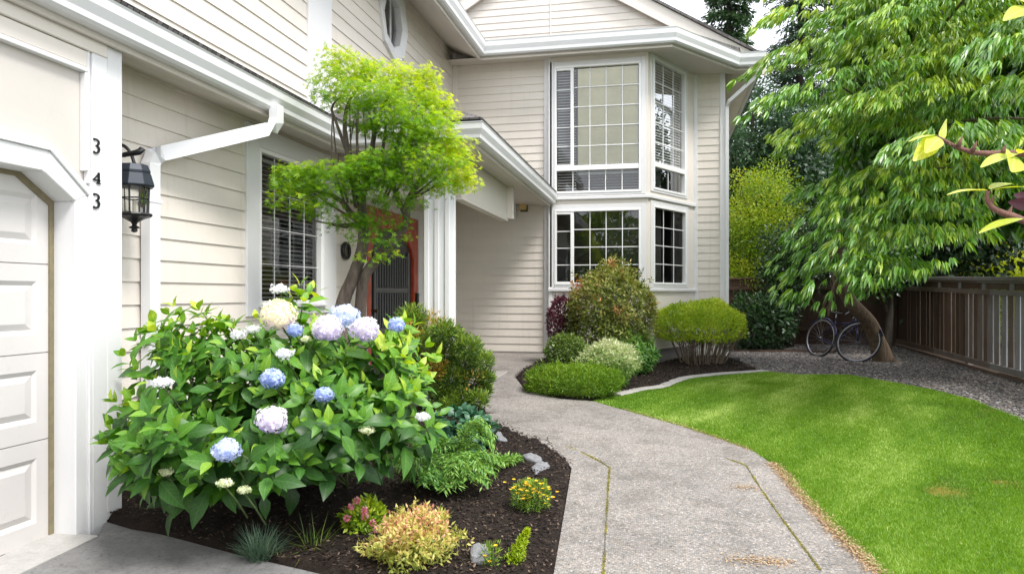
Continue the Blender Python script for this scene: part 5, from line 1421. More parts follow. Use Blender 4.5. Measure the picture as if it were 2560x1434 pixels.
# ------------------------------------------------------------------ smaller bed plants
b = base(1160, 1130); k = sc(b)
bush('heuchera', 'dark blue green leafy clump behind the feathery light green plant', 'plant', b, 150 * k, 105 * k, 620, .075, .068, 'ovate', 'l_teal', 101, lump=.14, tint=(.45, .2), up=.1, bend=.4, rand=.7, top=.15, stemk=5, smooth=True, stem='gstem')
b = base(1120, 1235); k = sc(b)
e = empty('astilbe', b, None, 'sprawling feathery light green plant with one long shoot toward the stones', 'plant')
r = rs(102); pos = []; A = []; N = []; T = []; P = []
FR = [(a, .75 + .35 * r.rand(), r.rand() * .5 + .25) for a in np.linspace(-2.9, 3.2, 46)]
for (a, ln, el) in FR:
    hd = CR * math.cos(a) + CF * math.sin(a); ln_ = 130 * k * ln
    tip_h = 100 * k * el * (1.3 if math.sin(a) > 0 else .8)
    pts = [b + hd * (ln_ * t) + Vector((0, 0, .05 + tip_h * 2.2 * math.sin(t * 2.3) * .8)) for t in np.linspace(.05, 1, 9)]
    P.append(([pts[0], pts[4], pts[8]], [.004, .003, .0015]))
    for j in range(150):
        t = r.rand() ** .7 * 8; i = min(int(t), 7); p = pts[i].lerp(pts[i + 1], t - i)
        dr_ = (pts[i + 1] - pts[i]).normalized(); sd_ = dr_.cross(Vector((0, 0, 1))).normalized() * (1 if r.rand() < .5 else -1)
        pos.append(p + sd_ * .02 * r.rand() + Vector(r.normal(size=3) * .012)); A.append(dr_ * .6 + sd_ * (.5 + .5 * r.rand()) + Vector(r.normal(size=3) * .2)); N.append(Vector((0, 0, 1)) + Vector(r.normal(size=3) * .3)); T.append(.42 + .15 * r.normal() + .1 * (t / 8) + (.16 if hd.x > .2 else 0))
tipp = base(1300, 1172) + Vector((0, 0, .05))
for j in range(1500):
    t = r.rand(); p = b.lerp(tipp, t) + Vector((0, 0, .05 + .16 * (1 - t))) + Vector(r.normal(size=3) * (.055 * (1.1 - t))); pos.append(p); A.append((tipp - b).normalized() * .5 + Vector(r.normal(size=3) * .6)); N.append(Vector((0, 0, 1)) + Vector(r.normal(size=3) * .3)); T.append(.7 + .12 * r.normal())
P.append(([b, b.lerp(tipp, .5) + Vector((0, 0, .1)), tipp], [.006, .005, .002]))
pos = np.array([tuple(v) for v in pos]); A = np.array([tuple(v) for v in A]); N = np.array([tuple(v) for v in N]); n = len(pos)
leaf_mesh('foliage', pos, A, N, .042 * (.6 + .8 * r.rand(n)), .012, 'rhomb', M['l_fern'], e, np.clip(T, 0, 1), bend=.3)
stems_mesh('stem', P, M['gstem'], e, 5)

def flower_bits(parent, name, centers, size, mat, seed, petals=9):
    r = rs(seed)
    for c in centers:
        pos = []; A = []; N = []; T = []
        for i in range(petals):
            a = 6.28 * i / petals + r.rand() * .3; pos.append(tuple(c)); A.append((math.cos(a), math.sin(a) * .8 - .15, .45 + .3 * r.rand())); N.append((-math.cos(a) * .5, -math.sin(a) * .5 - .3, 1)); T.append(.5 + .3 * r.normal())
        leaf_mesh(name, np.array(pos), np.array(A), np.array(N), size, size * .55, 'rhomb', mat, parent, np.clip(T, 0, 1), bend=.1)
# yellow flowers
b = base(1328, 1283); k = sc(b)
e = bush('coreopsis', 'bright yellow flowering plant beside the grey stones at the bed edge', 'flower', b, 92 * k, 82 * k, 1700, .034, .007, 'rhomb', 'l_mixed', 103, up=1.0, tint=(.6, .2), rand=.6, stemk=8, stem='gstem', bottom=.02)
r = rs(104); cs_ = [at(1328 + r.normal() * 30, 1225 + r.normal() * 16 + (8 if i % 3 else -8), depth(b) - .14 * r.rand()) for i in range(44)] + [at(1384, 1243, depth(b)), at(1277, 1224, depth(b))]
flower_bits(e, 'flower', cs_, .016, M['f_yellow'], 105, 10)
# pink flowers
b = base(912, 1345); k = sc(b)
e = bush('pink_spirea', 'small yellow green plant with round pink flowers in the dark mulch', 'flower', b, 100 * k, 92 * k, 1300, .042, .02, 'rhomb', 'l_yew', 106, up=.5, tint=(.42, .22), rand=.8, stem='gstem')
r = rs(107)
for i, (x, y) in enumerate([(878, 1265), (892, 1250), (912, 1274), (912, 1290), (868, 1294), (932, 1306), (940, 1322)]):
    c = at(x, y, depth(b) - .12); d = rdir(r, 70); n = 70
    leaf_mesh('flower', np.array(c) + d * .012, unit(d + .4 * r.normal(size=(n, 3))), rdir(r, n), .016, .009, 'rhomb', M['f_pink'], e, np.clip(.5 + .3 * r.normal(size=n) + .2 * d[:, 2], 0, 1), bend=.1)
# golden spirea
b = base(1030, 1420); k = sc(b)
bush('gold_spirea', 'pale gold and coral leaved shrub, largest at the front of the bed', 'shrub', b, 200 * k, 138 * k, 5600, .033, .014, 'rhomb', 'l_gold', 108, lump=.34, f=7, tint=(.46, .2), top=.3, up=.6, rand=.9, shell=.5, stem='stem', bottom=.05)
# silver tuft and grass tuft
def tuft(name, label, cat, b, n, ln, W, mat, seed, spread=.8, flowers=None, bend=.5):
    r = rs(seed); e = empty(name, b, None, label, cat)
    a = r.rand(n) * 6.28; s_ = spread * r.rand(n) ** .7
    A = np.column_stack([np.cos(a) * s_, np.sin(a) * s_, np.ones(n) * .9])
    pos = np.array(b) + np.column_stack([r.normal(size=(n, 2)) * ln * .12, np.zeros(n)])
    N = np.column_stack([-np.cos(a), -np.sin(a), s_])
    leaf_mesh('blades', pos, A, -N * -1, ln * (.5 + .6 * r.rand(n)), W, 'blade', M[mat], e, np.clip(.5 + .25 * r.normal(size=n), 0, 1), bend=bend * r.rand(n), fold=0)
    return e
b = base(652, 1398); tuft('lavender_tuft', 'silvery blue green tuft at the edge of the driveway', 'plant', b, 420, 95 * sc(b), .006, 'l_silver', 109, 1.0)
e = tuft('grass_tuft', 'thin spiky tuft of green and straw blades near the driveway edge', 'plant', base(783, 1385), 75, .27, .007, 'l_box', 110, 1.6, bend=.7)
b = base(1275, 1420); k = sc(b)
e = empty('spike_plant', b, None, 'upright lime yellow spike shaped plant near the bottom walkway edge', 'plant')
r = rs(111); n = 1500; t = r.rand(n) ** .8
top_ = at(1318, 1325, depth(b) - .02); ctr = np.array(b)[None] * (1 - t[:, None]) + np.array(top_)[None] * t[:, None]
pos = ctr + rdir(r, n) * (.075 * (1.05 - t) * r.rand(n) ** .5)[:, None]
leaf_mesh('foliage', pos, unit(rdir(r, n) + [.15, 0, .6]), rdir(r, n), .026 * (.6 + .6 * r.rand(n)), .010, 'rhomb', M['l_lime'], e, np.clip(.5 + .25 * t + .15 * r.normal(size=n), 0, 1), bend=.2)
P = [([b, at(1300, 1370, depth(b)), top_], [.005, .004, .002])]
stems_mesh('stem', P, M['gstem'], e)
b = base(1228, 1432); e = bush('small_coreopsis', 'tiny sparse plant with two yellow flowers beside the lowest stone', 'flower', b, .12, .17, 260, .03, .007, 'rhomb', 'l_mixed', 112, up=1.2, tint=(.55, .2), stemk=4, stem='gstem')
flower_bits(e, 'flower', [at(1212, 1390, depth(b)), at(1224, 1404, depth(b) - .03), at(1239, 1364, depth(b))], .017, M['f_yellow'], 113, 10)
# a few dry twigs, small weeds in the mulch
for i, (x, y, s_) in enumerate([(878, 1408, .05), (700, 1395, .06), (1336, 1300, .03)]):
    b = base(x, y); tuft('seedling', ['small green seedling beside the gold shrub', 'seedling among dry blades by the driveway tuft', 'tiny seedling below the yellow flowers'][i], 'seedling', b, 26, s_, .006, 'l_yew', 120 + i, 1.6)

# ------------------------------------------------------------------ big drooping tree on the right
bt_ = base(2190, 905)
bg_ = empty('drooping_tree', bt_, None, 'huge tree with long drooping glossy leaves over the bicycle and gravel', 'tree')
r = rs(131)
tp = [at(2212, 905, 13.95), at(2192, 850, 13.9), at(2172, 805, 13.8), at(2138, 768, 13.6), at(2117, 738, 13.5), at(2095, 690, 13.3), at(2092, 620, 13.0), at(2140, 520, 12.6), at(2220, 380, 12.2), at(2260, 240, 12)]
tp[0].z = float(gz(tp[0].x, tp[0].y)) - .05
TR = [(tp, [.22, .155, .14, .13, .125, .12, .115, .10, .07, .04]), ([tp[0] + Vector((.1, 0, .02)), tp[0] + Vector((.35, -.12, .03))], [.1, .03]), ([at(2092, 690, 13.3), at(2080, 740, 13.4), at(2070, 790, 13.5)], [.04, .03, .02])]
SHELF = []
for iy, (y, x0, x1) in enumerate([(-125, 2110, 2760), (-15, 2085, 2760), (95, 2055, 2760), (205, 2035, 2760), (310, 2105, 2760), (405, 2110, 2560), (490, 2130, 2390), (570, 2140, 2290), (640, 2150, 2220)]):
    x = x0 + 20 * r.normal()
    while x < x1:
        far = np.clip((x - 1950) / 650, 0, 1)
        SHELF.append((x, y + 22 * r.normal(), 11.7 - 3.7 * far + .55 * r.normal() - .4 * math.sin((y - 60) / 600 * 3.14), .62 + .3 * r.rand()))
        x += 108 + 68 * far
for i in range(14):
    SHELF.append((2140 + 560 * r.rand(), -60 + 480 * r.rand(), 12.6 - 3.0 * r.rand(), .8))
ANCH = [(x, y, d_, 1) for (x, y, d_, q) in SHELF]
core = at(2400, 250, 12.3)
pos = []; A = []; N = []; L = []; T = []
for (x, y, d_, R0) in SHELF:
    R0 = R0 * np.clip(d_ / 10.5, .75, 1.1)
    c = np.array(at(x, y, d_)); o_ = c - np.array(core); o_[2] = 0; o_ = o_ / max(.3, np.linalg.norm(o_)); o_ = unit((o_ + np.array([-.45, -.35, 0]))[None])[0]
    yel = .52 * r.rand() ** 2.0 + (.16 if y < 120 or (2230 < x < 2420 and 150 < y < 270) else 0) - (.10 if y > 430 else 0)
    mcl = int(138 * (R0 / .8) ** 1.6)
    d = rdir(r, mcl); d[:, 2] = np.abs(d[:, 2]) * .9 - .12
    lump_ = 1 + .22 * vnoise(d, 5, int(x + y))
    cl = d * lump_[:, None] * np.array([R0 * 1.15, R0 * 1.15, R0 * .32])
    along_ = cl @ o_; cl[:, 2] -= .50 * np.clip(along_ + .25, 0, 2) ** 1.25; cl += o_[None] * np.clip(along_, 0, 2)[:, None] * .35      # the shelf leans out and hangs at its tip
    for k_ in range(mcl):
        hd_ = cl[k_] * [1, 1, .3]; hd_ = hd_ / max(.05, np.linalg.norm(hd_)) * .75 + o_ * .55
        m = 9; a0 = r.rand() * 6.28; sz = (.135 + .05 * r.rand()) * (1 + .25 * np.clip((x - 2150) / 400, 0, 1)) * (1.0 if d_ > 9 else .92)
        an = a0 + 6.2832 * np.arange(m) / m + .25 * r.normal(size=m)
        el = np.column_stack([np.cos(an), np.sin(an), np.zeros(m)]) * (.55 + .2 * r.rand(m))[:, None] + hd_[None] * .75 + np.column_stack([np.zeros((m, 2)), -.55 - .5 * r.rand(m)])
        pos.append((c + cl[k_])[None] + .01 * r.normal(size=(m, 3))); A.append(el); N.append(np.column_stack([np.cos(an), np.sin(an), np.ones(m) * .9]) + .25 * r.normal(size=(m, 3)))
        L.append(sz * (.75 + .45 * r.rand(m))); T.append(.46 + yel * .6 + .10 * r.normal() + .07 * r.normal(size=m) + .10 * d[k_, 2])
pos = np.concatenate(pos); A = np.concatenate(A); N = np.concatenate(N); T = np.concatenate(T); n = len(pos); L = np.concatenate(L)
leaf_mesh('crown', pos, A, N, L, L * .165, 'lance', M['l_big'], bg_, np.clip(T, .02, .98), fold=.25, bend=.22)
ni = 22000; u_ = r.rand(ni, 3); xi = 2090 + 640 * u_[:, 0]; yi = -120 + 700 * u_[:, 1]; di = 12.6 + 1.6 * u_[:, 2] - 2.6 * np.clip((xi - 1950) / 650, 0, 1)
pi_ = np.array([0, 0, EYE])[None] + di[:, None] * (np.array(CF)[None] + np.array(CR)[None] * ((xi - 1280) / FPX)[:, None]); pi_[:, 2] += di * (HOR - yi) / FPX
leaf_mesh('inner_foliage', pi_, np.column_stack([r.normal(size=(ni, 2)) * .6, -.8 * np.ones(ni)]), np.column_stack([r.normal(size=(ni, 2)), r.rand(ni)]), .22, .06, 'lance', M['l_big'], bg_, np.clip(.36 + .14 * r.normal(size=ni), 0, 1), bend=.2)  # lower tint paints shade into the leaves behind the shelves
for (x, y, d_, s_) in ANCH[::3]:
    i = 7 + int(r.rand() * 3); e_ = at(x, y, d_); m_ = tp[i].lerp(e_, .5) + Vector((0, 0, .25)); TR.append(([tp[min(i, 9)], m_, e_], [.035, .02, .006]))
stems_mesh('trunk', TR, M['barkbrown'], bg_, 8)

# ------------------------------------------------------------------ dark masses under and behind it, neighbours' trees
def tree(name, label, cat, px, d_, top_py, w_, n, L, W, mat, seed, cz=.55, tint=(.45, .18), group=None, bottom=.15, tpl='rhomb', blobs=26, trunk='barkdark', flat=.8, blob=.30, base_y=None, depthk=1.0, mean=None):
    """a broad-leaved tree: trunk, limbs and a crown of separate leafy clumps"""
    r = rs(seed); p0 = at(px, 735, d_); z0 = float(gz(p0.x, p0.y)); p0.z = z0
    ztop = at(px, top_py, d_).z; h_ = ztop - z0
    e = empty(name, p0, None, label, cat, group)
    pos = []; A = []; T = []; TR = [([p0 - Vector((0, 0, .1)), p0 + Vector((.1 * r.normal(), .1 * r.normal(), h_ * .35)), p0 + Vector((.15 * r.normal(), .15 * r.normal(), h_ * .8))], [.045 * h_ ** .8, .03 * h_ ** .8, .008])]
    for i in range(blobs):
        d = rdir(r, 1)[0]; q = r.rand() ** .45
        c = Vector((p0.x + d[0] * q * w_ / 2 * .78, p0.y + d[1] * q * w_ / 2 * .78 * depthk, z0 + h_ * (bottom + (1 - bottom) * (.5 + .42 * d[2] * q))))
        br = blob * w_ * (.7 + .5 * r.rand()); m = n // blobs
        dd_ = rdir(r, m); qq = r.rand(m) ** .42
        pp_ = np.array(c) + dd_ * qq[:, None] * np.array([br, br, br * flat]) * (1 + .25 * vnoise(dd_, 5, seed + i))[:, None]
        pos.append(pp_); A.append(unit(dd_ + r.normal(size=(m, 3)) * .6 + [0, 0, -.15])); T.append(tint[0] + tint[1] * r.normal(size=m) * .7 + .12 * r.normal() + .16 * dd_[:, 2])
        if i % 2 == 0: TR.append(([p0 + Vector((0, 0, h_ * (.25 + .4 * r.rand()))), (p0 + Vector((0, 0, h_ * .5))).lerp(c, .5), c], [.015 * h_ ** .8, .01 * h_ ** .8, .004]))
    pos = np.concatenate(pos); A = np.concatenate(A); T = np.concatenate(T); m = len(pos)
    pos[:, 2] = np.maximum(pos[:, 2], z0 + .03)
    leaf_mesh('crown', pos, A, rdir(r, m), L * (.6 + .7 * r.rand(m)), W, tpl, M[mat], e, np.clip(T, .01, .99), bend=.2)
    stems_mesh('trunk', TR, M[trunk], e, 7)
    return e
def conifer(name, label, px, d_, top_py, w_, seed, n=16000, mat='l_conifer', tint=(.45, .18), group='tall conifers behind the house', droop=.35):
    r = rs(seed); p0 = at(px, 735, d_); p0.z = float(gz(p0.x, p0.y)); h_ = at(px, top_py, d_).z - p0.z
    e = empty(name, p0, None, label, 'tree', group)
    nb = int(h_ * 14); pos = []; A = []; T = []; TR = [([p0, p0 + Vector((0, 0, h_ * .5)), p0 + Vector((0, 0, h_))], [.010 * h_, .007 * h_, .01])]
    per = max(8, n // nb)
    for i in range(nb):
        t = .12 + .88 * (i + r.rand()) / nb; a = r.rand() * 6.28; ln = w_ / 2 * (1.02 - t) ** .75 * (.65 + .5 * r.rand()) + .15
        hd = Vector((math.cos(a), math.sin(a), 0)); b0 = p0 + Vector((0, 0, h_ * t))
        tip = b0 + hd * ln + Vector((0, 0, -droop * ln + .1)); md = b0.lerp(tip, .5) + Vector((0, 0, .12 * ln))
        TR.append(([b0, md, tip], [.02 + .01 * ln, .014, .005]))
        q = r.rand(per) ** .8; sw = r.normal(size=per) * (.18 * ln + .04) * (1.1 - q * .6)
        B = np.array(b0)[None] * ((1 - q) ** 2)[:, None] + 2 * np.array(md)[None] * (q * (1 - q))[:, None] + np.array(tip)[None] * (q ** 2)[:, None]
        sd_ = np.array([-hd.y, hd.x, 0])
        pos.append(B + sd_ * sw[:, None] + np.column_stack([np.zeros((per, 2)), -np.abs(sw) * .35 + r.normal(size=per) * .05])); A.append(unit(np.array(hd)[None] * .7 + sd_ * np.sign(sw)[:, None] * .7 + np.column_stack([np.zeros((per, 2)), -.25 + r.normal(size=per) * .3]))); T.append(tint[0] + tint[1] * r.normal(size=per) + .2 * (q - .5))
    pos = np.concatenate(pos); A = np.concatenate(A); T = np.concatenate(T); m = len(pos)
    leaf_mesh('crown', pos, A, np.column_stack([r.normal(size=(m, 2)) * .4, np.ones(m)]), .20 * (.6 + .7 * r.rand(m)), .055, 'rhomb', M[mat], e, np.clip(T, .01, .99), bend=.2)
    stems_mesh('trunk', TR, M['barkdark'], e, 6)
    return e
conifer('conifer', 'tall dense conifer rising behind the right end of the roof', 1822, 27, -420, 3.3, 141, 46000, tint=(.62, .2))
conifer('conifer', 'tall open conifer with drooping limbs right of the one behind the roof', 2000, 30, -420, 5.4, 142, 46000, tint=(.52, .18))
conifer('conifer', 'dark conifer half hidden behind the drooping tree crown', 2120, 31, -260, 6.5, 143, 26000, tint=(.4, .15))
tree('broadleaf_tree', 'dark green tree with sky gaps just right of the house corner', 'tree', 1872, 23, 160, 4.2, 15000, .15, .07, 'l_conifer', 151, tint=(.55, .2), bottom=.1, blobs=34, blob=.20)
tree('broadleaf_tree', 'shadowy dark tree between the house corner and the yellow green shrub', 'tree', 1830, 25, 330, 3.5, 9000, .14, .07, 'l_conifer', 152, tint=(.4, .2), bottom=.0, blobs=24)
tree('smoke_bush', 'tall yellow green feathery shrub beyond the house corner', 'shrub', 1898, 18.6, 380, 2.5, 30000, .075, .028, 'l_yellow', 153, tint=(.45, .2), bottom=.0, blobs=52, blob=.25)
tree('bronze_tree', 'dark bronze tinged tree standing left of the drooping tree', 'tree', 1968, 16.8, 480, 1.7, 9000, .085, .04, 'l_dark', 154, tint=(.6, .25), bottom=.05, blobs=24)
b = at(1895, 735, 16.3); b.z = float(gz(b.x, b.y))
bush('rhododendron', 'low dark leafy bush in the shade behind the clipped yew', 'bush', b, 1.5, 1.25, 2600, .13, .05, 'lance', 'l_dark', 155, tint=(.55, .25), lump=.15, up=.1, stem='barkdark')
# dark trees added behind the drooping crown to deepen its shade, and a bare stemmed thicket in the shade
tree('dark_backing_tree', 'dense black green tree added to darken gaps behind the drooping leaves', 'tree', 2330, 17.2, 230, 6.0, 22000, .16, .09, 'l_dark', 156, tint=(.4, .22), bottom=.10, blobs=40, blob=.22)
tree('dark_backing_tree', 'dark tree added behind the fence to deepen shade at the right edge', 'tree', 2590, 15.2, 40, 4.6, 18000, .14, .08, 'l_dark', 157, tint=(.45, .22), bottom=.66, blobs=34, blob=.24)
tree('laurel', 'mid green leafy branches hanging over the dark end of the fence', 'shrub', 2215, 14.9, 560, 1.5, 2400, .10, .055, 'l_big', 158, tint=(.36, .2), bottom=.40, blobs=18, tpl='lance')
e = empty('bare_thicket', at(1965, 735, 17), None, 'slender bare stems branching in the shade left of the bicycle', 'shrub')
r = rs(159); P = []
for (x0, y0, x1, y1) in ((1962, 790, 1905, 700), (1962, 800, 1995, 700), (1945, 760, 1900, 690), (2050, 790, 2010, 715), (2050, 790, 2085, 720), (2060, 780, 2075, 700), (1980, 860, 1962, 790), (2055, 860, 2050, 790)):
    a, c = at(x0, y0, 16.9), at(x1, y1, 16.9); P.append(([a, a.lerp(c, .5) + Vector(r.normal(size=3) * .04), c], [.035, .026, .016]))
stems_mesh('stem', P, M['barkbrown'], e)
# gold hedge beyond the fence
for i, (px, d_, ty, w_) in enumerate([(2345, 19.5, 632, 1.6), (2440, 18.5, 610, 1.9), (2540, 17.6, 578, 2.2), (2640, 17, 580, 2.2)]):
    lab = ['smallest gold bush beyond the fence, next to the dark drooping leaves', 'middle gold feathery bush showing above the fence cap', 'tallest gold feathery bush over the fence at the right edge', 'gold bush beyond the fence just outside the right edge'][i]
    tree('golden_cypress', lab, 'shrub', px, d_, ty, w_, 8000, .12, .02, 'l_lime', 161 + i, tint=(.78, .2), bottom=.0, blobs=20, group='gold bushes beyond the fence')
for i, (px, d_, ty, w_) in enumerate([(2010, 24, 300, 6), (2350, 25, 200, 8), (2620, 24, 150, 8)]):
    lab = ['dim broad tree far behind the bronze tree', 'broad dark tree far beyond the drooping crown', 'broad dark tree far beyond the right edge of the fence'][i]
    tree('broadleaf_tree', lab, 'tree', px, d_, ty, w_, 9000, .26, .15, 'l_conifer', 171 + i, tint=(.35, .2), bottom=.05, blobs=34, group='neighbouring trees')

# trees across the street behind the viewer, mirrored in the window panes
for i, (x, y, h_, w_) in enumerate([(-9.5, -17, 9.0, 7.0), (-3.6, -19, 7.6, 6.6), (2.6, -17, 10.5, 6.5), (9.5, -18, 9.5, 7.5)]):
    d_ = depth((x, y, 0))
    lab = ['broad green tree across the street, farthest left of the row mirrored in the windows', 'lowest green tree across the street mirrored in the lower bay window', 'tallest green tree across the street mirrored in the bay windows', 'broad green tree across the street, farthest right of the row'][i]
    r = rs(400 + i); z0 = float(gz(x, y)); e = empty('street_tree', (x, y, z0), None, lab, 'tree', 'trees across the street')
    n = 7000; p, d, k, q = lumpy(r, n, (x, y, z0 + h_ * .52), (w_ / 2, w_ / 2, h_ * .48), .22, 4, 410 + i, .5)
    leaf_mesh('crown', p, unit(d + r.normal(size=(n, 3)) * .6), rdir(r, n), .34 * (.6 + .6 * r.rand(n)), .2, 'rhomb', M['l_mixed'], e, np.clip(.5 + .2 * r.normal(size=n) + .2 * d[:, 2], 0, 1), bend=.2)
    stems_mesh('trunk', [([Vector((x, y, z0 - .1)), Vector((x + .1, y, z0 + h_ * .4)), Vector((x, y, z0 + h_ * .8))], [.25, .18, .05])], M['barkdark'], e)
# ------------------------------------------------------------------ fence
def m_wood(name, stops):
    m, t, b = mat_new(name)
    n = noise(t, obj_coord(t, (22, 22, 1.6)), 3, 8, .7); n2 = noise(t, obj_coord(t), 2.2, 4)
    a = t.nodes.new('ShaderNodeMath'); a.operation = 'MULTIPLY_ADD'; a.inputs[1].default_value = .35; t.links.new(n.outputs['Fac'], a.inputs[0])
    a2 = t.nodes.new('ShaderNodeMath'); a2.operation = 'MULTIPLY_ADD'; a2.inputs[1].default_value = .3; a2.inputs[2].default_value = -.32
    t.links.new(n2.outputs['Fac'], a2.inputs[0]); a3 = t.nodes.new('ShaderNodeMath'); a3.operation = 'ADD'; t.links.new(attr(t), a3.inputs[0]); t.links.new(a2.outputs[0], a3.inputs[1]); t.links.new(a3.outputs[0], a.inputs[2])
    r = ramp(t, stops); t.links.new(a.outputs[0], r.inputs['Fac']); t.links.new(r.outputs['Color'], b.inputs['Base Color'])
    b.inputs['Roughness'].default_value = .85; bump(t, b, n.outputs['Fac'], .6, .006)
    return m
M['wood'] = m_wood('weathered_fence_wood', [(0, (.05, .028, .017)), (.35, (.12, .075, .052)), (.55, (.18, .145, .125)), (.75, (.28, .275, .285)), (1, (.42, .43, .465))])
FY0, FY1 = 8.5, 18.5
def fz(y): return float(gz(FX, y))
fe = empty('fence', (FX, 14, fz(14)), None, 'weathered grey and brown picket fence with open gaps and a flat cap, along the gravel', 'fence')
r = rs(201)
STEP = on_x(2310, 690, FX).y     # the taller part with a cap begins here, toward the camera
pk = MB(); y = FY0
while y < FY1:
    w_ = .15 + .04 * r.rand(); gap = (.05 + .04 * r.rand()) * (1 if y < 13.4 else .35)
    z0 = fz(y) + .14; zt = fz(y) + 1.42
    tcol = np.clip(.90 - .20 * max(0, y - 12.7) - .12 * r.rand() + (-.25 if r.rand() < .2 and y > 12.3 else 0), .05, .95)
    dx = .006 * r.normal(); tl = .006 * r.normal()
    pk.hexa([(FX + dx, y, z0), (FX + dx + .018, y, z0), (FX + dx + .018, y + w_, z0), (FX + dx, y + w_, z0), (FX + dx, y + tl, zt), (FX + dx + .018, y + tl, zt), (FX + dx + .018, y + w_ + tl, zt), (FX + dx, y + w_ + tl, zt)], tcol)
    y += w_ + gap
pk.build('picket_panel', M['wood'], fe)
def rail(name, ya, yb, za, zb_, x0, x1, tc_=.75):
    mb = MB(); n_ = max(1, int((yb - ya) / 2.2))
    for i in range(n_):
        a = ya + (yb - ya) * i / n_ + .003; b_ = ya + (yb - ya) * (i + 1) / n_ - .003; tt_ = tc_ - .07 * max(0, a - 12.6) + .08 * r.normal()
        mb.hexa([(x0, a, fz(a) + za), (x1, a, fz(a) + za), (x1, b_, fz(b_) + za), (x0, b_, fz(b_) + za), (x0, a, fz(a) + zb_), (x1, a, fz(a) + zb_), (x1, b_, fz(b_) + zb_), (x0, b_, fz(b_) + zb_)], float(np.clip(tt_, .05, .95)))
    return mb.build(name, M['wood'], fe, bevel=.004)
rail('bottom_rail', FY0, FY1, .10, .20, FX - .045, FX - .008, .68)
rail('kick_board', FY0, 13.2, -.06, .085, FX - .03, FX - .004, .55); rail('kick_board', 13.2, FY1, -.10, .07, FX - .06, FX - .02, .5)
rail('top_rail', FY0, FY1, 1.36, 1.45, FX - .045, FX - .008, .72)
rail('upper_panel', FY0, STEP, 1.455, 1.60, FX - .004, FX + .02, .45)
rail('cap_board', FY0, STEP + .12, 1.605, 1.67, FX - .09, FX + .11, .78)
rail('cap_moulding', FY0, STEP + .05, 1.56, 1.603, FX - .05, FX - .006, .70)
y = FY0 + .2
while y < STEP:
    pb = MB(); pb.box((FX - .03, y, fz(y) + 1.452), (FX - .006, y + .13, fz(y) + 1.558), .8); pb.build('batten', M['wood'], fe, bevel=.003); y += 1.0
for y in (9.4, 11.6, on_x(2545, 800, FX).y - .02, 14.6, on_x(2243, 780, FX).y):
    pb = MB(); dark_ = y > 15; pb.box((FX - (.12 if dark_ else -.021), y - .055, fz(y) - .15), (FX - (.01 if dark_ else -.11), y + .055, fz(y) + (1.62 if dark_ else 1.36)), .12 if dark_ else .6); pb.build('post', M['wood'], fe, bevel=.006)
# back fence
BYF = 18.6
f2 = empty('back_fence', (3.5, BYF, float(gz(3.5, BYF))), None, 'dark board fence in deep shade behind the bicycle', 'fence')
pk = MB(); x = 1.5
while x < FX - .1:
    w_ = .12 + .03 * r.rand(); z0 = float(gz(x, BYF)); pk.box((x, BYF, z0 + .02), (x + w_, BYF + .02, z0 + 1.62), .02 + .1 * r.rand()); x += w_ + .003  # boards tinted near black, deep shade painted into the wood
pk.build('board_panel', M['wood'], f2)
for z in (.35, 1.35):
    rb = MB(); rb.box((1.5, BYF - .05, float(gz(3.5, BYF)) + z), (FX - .1, BYF - .005, float(gz(3.5, BYF)) + z + .09), .15); rb.build('rail', M['wood'], f2, bevel=.004)
rb = MB(); rb.box((1.5, BYF - .04, float(gz(3.5, BYF)) + 1.625), (FX - .1, BYF + .06, float(gz(3.5, BYF)) + 1.665), .3); rb.build('cap_board', M['wood'], f2, bevel=.004)
edge_pts = gp((1835, 879), (1900, 881), (1985, 881), (2080, 884), (2100, 876))
mb = MB(); mb.sweep([(x, y, float(gz(x, y)) - .02) for x, y in edge_pts], [(-.012, 0), (.012, 0), (.012, .08), (-.012, .08)], .2); o = mb.build('edging_board', M['wood']); tag(o, 'thin timber edging along the back of the gravel in the shade', 'edging')

# ------------------------------------------------------------------ bicycle leaning by the tree trunk
M['bikeblue'] = m_simple('dark_blue_enamel', (.022, .022, .075), .25, .2)
M['tyre'] = m_simple('tyre_rubber', (.012, .012, .013), .6)
M['alloy'] = m_simple('rim_alloy', (.34, .34, .39), .35, .9, bumpk=0)
bg0 = at(2100, 895, 13.05); bg0.z = float(gz(bg0.x, bg0.y))
bk = empty('bicycle', bg0, None, 'dark blue bicycle leaning against the tree trunk on the gravel', 'bicycle')
